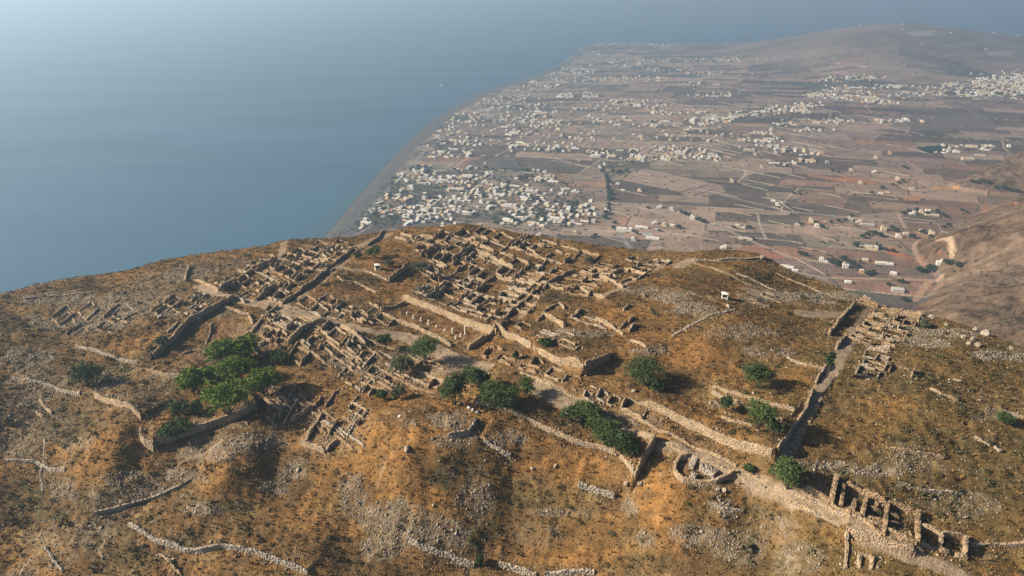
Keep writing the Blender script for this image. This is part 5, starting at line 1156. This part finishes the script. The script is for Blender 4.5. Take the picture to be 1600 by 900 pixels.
for _ in range(330):
    u, v, ru, rvv, n = CL[rv_.randint(len(CL)) if rv_.rand() < .45 else rv_.randint(14)]
    a = rv_.uniform(0, 2*math.pi); r = math.sqrt(rv_.rand())*1.15
    TP_.append((u+ru*r*math.cos(a), v+rvv*r*math.sin(a), rv_.uniform(3, 6.5)))
PT = plain_at([t[0] for t in TP_], [t[1] for t in TP_])
protos = []
for q in range(5):
    V, F = crown_mesh([(0, 0, .75, .85, .85, .62), (.4, .2, .6, .6, .6, .5), (-.45, -.1, .62, .55, .55, .48), (.05, -.4, .58, .5, .5, .42)], 620, .20, 900+q)
    o = raw_mesh('crown', V, F, M['farleaf'], link=False); tv, tf = tube([(0,0,-.3),(0.03,0,.3),(0,0,.7)], .07, .04, 5); t_ = raw_mesh('trunk', tv, tf, M['bark'], link=False); protos.append((o, t_))
tgp_ = {}
for q, (u, v, r) in enumerate(TP_):
    x, y, z = PT[q]
    if coast_d(x, y) < 60: continue
    e = empty('tree', (x, y, z), rv_.uniform(0, 6)); s = r*rv_.uniform(.85, 1.15); e.scale = (s, s, s*rv_.uniform(.8, 1.05))
    for src in protos[q % 5]:
        c = src.copy(); COL.objects.link(c); c.parent = e
    m = min(pmk, key=lambda a: np.linalg.norm(pmk[a]-PT[q, :2])); d = PT[q, :2]-pmk[m]
    tag(e, None, 'tree', 'trees among the fields and houses of the plain', 'thing'); tgp_.setdefault((m, side_word(*d), 'big' if r > 5.8 else 'small' if r < 4.3 else 'middling'), []).append((np.linalg.norm(d), e))
    if q > 300: break
for (m, sd, sz), L in tgp_.items():
    for q, (dist, o) in enumerate(sorted(L, key=lambda a: a[0])): o['label'] = f"{sz} dark green tree {sd} {m}" + ('' if len(L) == 1 else f", {ordw(q, len(L))}")
# gardens and hedges that only read as dark green specks: one object
n = 7500; k = rv_.choice(len(CL), size=n, p=np.array([c_[4]+c_[2]*c_[3]*.05 for c_ in CL])/sum(c_[4]+c_[2]*c_[3]*.05 for c_ in CL)); cl = np.array(CL)[k]; a = rv_.uniform(0, 2*math.pi, n); r = np.sqrt(rv_.rand(n))*1.25
uu = cl[:, 0]+cl[:, 2]*r*np.cos(a); vv = cl[:, 1]+cl[:, 3]*r*np.sin(a)
uu = np.r_[uu, rv_.uniform(700, 1560, 1300)]; vv = np.r_[vv, rv_.uniform(105, 430, 1300)]
Q = plain_at(uu, vv); Q = Q[(coast_d(Q[:, 0], Q[:, 1]) > 45) & (Q[:, 2] < 75)]
sx_ = rv_.uniform(430, 1300, 9000); sy_ = rv_.uniform(640, 1750, 9000); sz_ = plain_h(sx_, sy_)          # thin scrub on the bare spurs
kq = (sx_/sy_ > .5) & (sz_ > 56) & (fbm(sx_/50, sy_/50, 3, 66) > -.05); Q = np.r_[Q, np.c_[sx_, sy_, sz_][kq]]; n = len(Q); NB = 16
s = rv_.uniform(.9, 2.5, n); s[-int(kq.sum()):] *= .55; c0 = rv_.normal(0, .55, (n, NB, 3)); c0[..., 2] = np.abs(c0[..., 2])*.8; c0 = c0*s[:, None, None]*np.array((1.3, 1, 1)) + Q[:, None]
q1 = rv_.normal(0, 1, (n, NB, 3)); q2 = rv_.normal(0, 1, (n, NB, 3)); kk = s[:, None, None]*.45
V = np.stack([c0+q1*kk, c0+q2*kk, c0-(q1+q2)*kk*.7], 2).reshape(-1, 3)
o = raw_mesh('vegetation', V, np.arange(len(V), dtype=np.int32).reshape(-1, 3), M['farleaf']); tag(o, 'dark green gardens and hedges between the houses of the plain', None, None, 'stuff')
# ------------------------------------------------------------------ kiosks, columns, boulders, beach, boat
def kiosk(u, v, label, rz=0.0):
    x, y, z = at(u, v)[0]; e = empty('kiosk', (x, y, z), rz); tag(e, label, 'kiosk', 'white guard kiosks')
    V, F = boxes([(-1.1,1.1,-1.1,1.1,-.4,.95),(-1.0,-.7,-1.0,1.0,.951,2.29),(.7,1.0,-1.0,1.0,.951,2.29),(-1.1,-.95,-1.1,-.95,.95,2.3),(.95,1.1,-1.1,-.95,.95,2.3),(-1.1,-.95,.95,1.1,.95,2.3),(.95,1.1,.95,1.1,.95,2.3),(-.94,.94,-1.06,-.98,2.05,2.3),(-.94,.94,.98,1.06,2.05,2.3)]); raw_mesh('wall', V, F, M['white'], e)
    V, F = boxes([(-1.35,1.35,-1.35,1.35,2.305,2.42)]); V = np.r_[V, [(0, 0, 2.95)]]; F = [f for f in F if f != (4,5,6,7)] + [(4,5,8),(5,6,8),(6,7,8),(7,4,8)]; raw_mesh('roof', V, F, M['white'], e)
    for q in ((-.7,.7,-1.03,-.99,1.1,1.95), (-.7,.7,.99,1.03,1.1,1.95), (-1.03,-.99,-.7,.7,1.1,1.95)):
        V, F = boxes([q]); raw_mesh('window', V, F, M['dark'], e)
    V, F = boxes([(1.10,1.15,-.5,.5,-.2,2.0)]); raw_mesh('door', V, F, M['greyplaster'], e)
kiosk(590, 421, 'white guard kiosk in the reddish yard beside the dark bushes', .3)
kiosk(1132, 467, 'white guard kiosk standing alone on the dry grass of the right field', -.2)
COLS = [(646,498,1.5,'first'),(658,502,1.5,'second'),(670,507,2.0,'third'),(682,511,.9,'fourth'),(695,516,.5,'fifth'),(707,520,1.9,'sixth'),(727,522,3.6,'tallest'),(720,526,1.3,'seventh'),(712,530,1.2,'eighth'),(636,491,.9,'end')]
CLAB = ['slim column stump second from the left end of the court','slim column stump beside the paler patch of the court floor','taller slim column stump left of the court middle','short column stump at the court middle','lowest column stub in the court','medium column between the lowest stub and the tallest column','tallest column of the court near its right end','column stump just in front of the tallest column','column stump nearest the right end wall of the court','column stump at the left end of the court']
for (u, v, h, _), lab in zip(COLS, CLAB):
    x, y, z = at(u, v)[0]; e = empty('column', (x, y, z)); tag(e, lab, 'column', 'columns of the ancient court')
    V, F = boxes([(-.5,.5,-.5,.5,-.4,.16)]); raw_mesh('base', V, F, M['palestone'], e)
    seg = 12; hs = [0.16, .26, .3, h*.5, h]; rr = [.42, .42, .34, .33, .30]; V = []; F = []
    for z_, r_ in zip(hs, rr): V += [(r_*math.cos(2*math.pi*j/seg), r_*math.sin(2*math.pi*j/seg), z_ if z_ != h else h + .10*math.cos(2*math.pi*j/seg)) for j in range(seg)]
    for i in range(4):
        for j in range(seg): F.append((i*seg+j, i*seg+(j+1) % seg, (i+1)*seg+(j+1) % seg, (i+1)*seg+j))
    F.append(tuple(range(4*seg, 5*seg))); raw_mesh('shaft', V, F, M['marble'], e)
def boulder(u, v, r, label, m_, name='boulder', group='boulders and rock blocks', seed=0, flat=.75, smooth=False):
    x, y, z = at(u, v)[0]; b = bmesh.new(); bmesh.ops.create_icosphere(b, subdivisions=3, radius=1); rr = np.random.RandomState(seed+int(u))
    pl = rr.normal(0, 1, (9, 3)); pl /= np.linalg.norm(pl, axis=1)[:, None]; off = rr.uniform(.55, .85, 9)
    for w_ in b.verts:
        p = np.array(w_.co)
        if not smooth:
            for nn, d in zip(pl, off):
                k = p @ nn - d
                if k > 0: p = p - nn*k*.92
        p = p*np.array((1, .8, flat)) ; w_.co = Vector(p*r*(1+.05*rr.rand()))
    me = bpy.data.meshes.new(name); b.to_mesh(me); b.free(); me.materials.append(m_); o = bpy.data.objects.new(name, me); COL.objects.link(o); o.location = (x, y, z+r*flat*.45); o.rotation_euler = (rr.uniform(-.2,.2), rr.uniform(-.2,.2), rr.uniform(0,6))
    if smooth: me.polygons.foreach_set('use_smooth', np.ones(len(me.polygons), bool))
    tag(o, label, 'rock', group); return o
for i, (u, v, r, lab) in enumerate([(1538,523,2.1,'huge grey boulder standing out on the right crest'),(1524,517,1.3,'grey boulder just left of the huge one on the right crest'),(1592,541,1.5,'grey boulder at the right frame edge on the crest'),(1580,545,1.0,'grey slab beside the boulder at the right edge'),(1520,531,1.3,'rounded boulder in the rock heap under the right crest'),(1514,538,1.1,'boulder in the lower part of the right rock heap'),(1505,527,1.3,'small boulder at the left of the right rock heap'),(1527,541,1.4,'lowest boulder of the right rock heap'),(1478,509,1.2,'long grey slab on the crest above the rock heap'),(1455,497,1.5,'grey slab on the crest next to the green shrub'),
    (1562,706,.9,'squared pale block lying on the far right slope'),(1556,701,.8,'small pale block touching the squared one on the right slope'),(1131,768,.9,'big white rock below the horseshoe enclosure'),(1122,765,.7,'grey rock left of the big white one'),(1000,758,1.0,'pale block near the lower terrace corner'),(979,758,1.0,'upright slab at the lower terrace corner'),(636,704,1.2,'pale rock on the shoulder of the round mound'),(310,497,1.3,'pale stone lying by the long dark wall'),(251,497,1.3,'pale grey rock on the mound at upper left'),(1006,463,1.3,'grey rock in the rubble of the orange field'),(1137,480,1.1,'white rock under the right kiosk'),(990,612,.9,'pale rock at the foot of the big lone tree'),(832,733,.8,'pale flat rock on the slope below the lower terrace'),(868,727,.8,'long pale rock right of the flat one on the slope'),(1190,404,1.5,'dark rock knob on the right-hand crest')]):
    boulder(u, v, r, lab, M['duststone'] if 'pale' in lab or 'white' in lab else M['greystone'], seed=i)
for i, (u, v, r, lab) in enumerate([(625,652,.62,'smooth white bag-like boulder alone on the orange slope'),(733,637,.62,'white rounded block at the end of the curved terrace wall, leftmost'),(739,641,.6,'white rounded block between its two white neighbours'),(746,645,.62,'white rounded block nearest the stony platform')]):
    boulder(u, v, r, lab, M['white'], seed=50+i, smooth=True, group='white rounded blocks on the slope')
# sunken steps of the stepped lane
st = [((1222,728),(1240,695)),((1240,695),(1258,662))]
A_ = at(1226, 727)[0]; B_ = at(1276, 622)[0]; d = (B_-A_)[:2]; L = np.linalg.norm(d); d /= L; nn = np.array((d[1], -d[0])); V = []; F = []; N_ = 15
e = empty('stone_stairs', tuple(A_)); tag(e, 'long flight of pale stone steps climbing beside the dark wall', 'stairs')
Bx = []
for k in range(N_):
    p = A_[:2] + d*L*(k+.5)/N_; z = float(H(*p)); hl = L/N_*.32
    c4 = [p+nn*1.3+d*hl, p-nn*1.2+d*hl, p-nn*1.2-d*hl, p+nn*1.3-d*hl]; o_ = len(V)
    V += [(*q, z-.5) for q in c4] + [(*q, z+.13) for q in c4]
    F = [(0,3,2,1),(4,5,6,7),(0,1,5,4),(1,2,6,5),(2,3,7,6),(3,0,4,7)]
    raw_mesh('step', np.array(V[-8:])-A_, F, M['stone'], e)
# parasols on the beach
def parasol_mesh():
    seg = 10; V = [(0, 0, 2.9)] + [(1.7*math.cos(2*math.pi*j/seg), 1.7*math.sin(2*math.pi*j/seg), 2.1) for j in range(seg)] + [(1.62*math.cos(2*math.pi*j/seg), 1.62*math.sin(2*math.pi*j/seg), 1.95) for j in range(seg)]
    F = [(0, 1+j, 1+(j+1) % seg) for j in range(seg)] + [(1+j, 1+seg+j, 1+seg+(j+1) % seg, 1+(j+1) % seg) for j in range(seg)]
    pv, pf = tube([(0,0,-.2),(0,0,1.2),(0,0,2.4)], .05, .04, 5); return (V, F), (pv, pf)
(cv, cf), (pv, pf) = parasol_mesh(); can = raw_mesh('canopy', cv, cf, M['canvas'], link=False); pol = raw_mesh('pole', pv, pf, M['bark'], link=False)
for k in range(96):
    y = 1330 + k//3*21 + rv_.uniform(-6, 6); xc = float(np.interp(y, _cyy, _cx)); x = xc + 18 + (k % 3)*7 + rv_.uniform(-2, 2)
    if fbm(np.array(y/60.), np.array(3.), 2, 7) < -.12: continue
    z = float(plain_h(np.array(x), np.array(y))); e = empty('beach_parasol', (x, y, z)); tag(e, 'straw parasol in the long rows on the dark beach', 'parasol', 'straw parasols on the beach')
    for s_ in (can, pol): c = s_.copy(); COL.objects.link(c); c.parent = e
# a motor boat with its wake far off the beach
t, s = ray(690, 134); Y = -CAMZ/float(s); X = float(t)*Y
bo = empty('motor_boat', (X, Y, 0), 2.2); tag(bo, 'small white motor boat off the beach on the blue sea', 'boat')
V = []; n = 9
for i in range(n):
    k = i/(n-1); w_ = 2.3*math.sin(min(k*1.15+.12, 1)*math.pi/2*1.0)*(1 if k > .15 else .75); x_ = 9 - 18*k
    V += [(x_, -w_*(.05 if i == 0 else 1), 1.9+.6*(1-k)), (x_, -w_*.6*(.05 if i == 0 else 1), -.4), (x_, w_*.6*(.05 if i == 0 else 1), -.4), (x_, w_*(.05 if i == 0 else 1), 1.9+.6*(1-k))]
F = [(4*i+j, 4*i+4+j, 4*i+5+j, 4*i+1+j) for i in range(n-1) for j in range(3)] + [(4*i+3, 4*i+7, 4*i+4, 4*i) for i in range(n-1)] + [(4*n-4, 4*n-3, 4*n-2, 4*n-1), (3, 2, 1, 0)]
raw_mesh('hull', np.array(V), F, M['white'], bo); V, F = boxes([(-3,3,-1.3,1.3,2.0,3.9)]); raw_mesh('cabin', V, F, M['white'], bo); V, F = boxes([(2.99,3.06,-1.1,1.1,2.7,3.6)]); raw_mesh('window', V, F, M['dark'], bo)
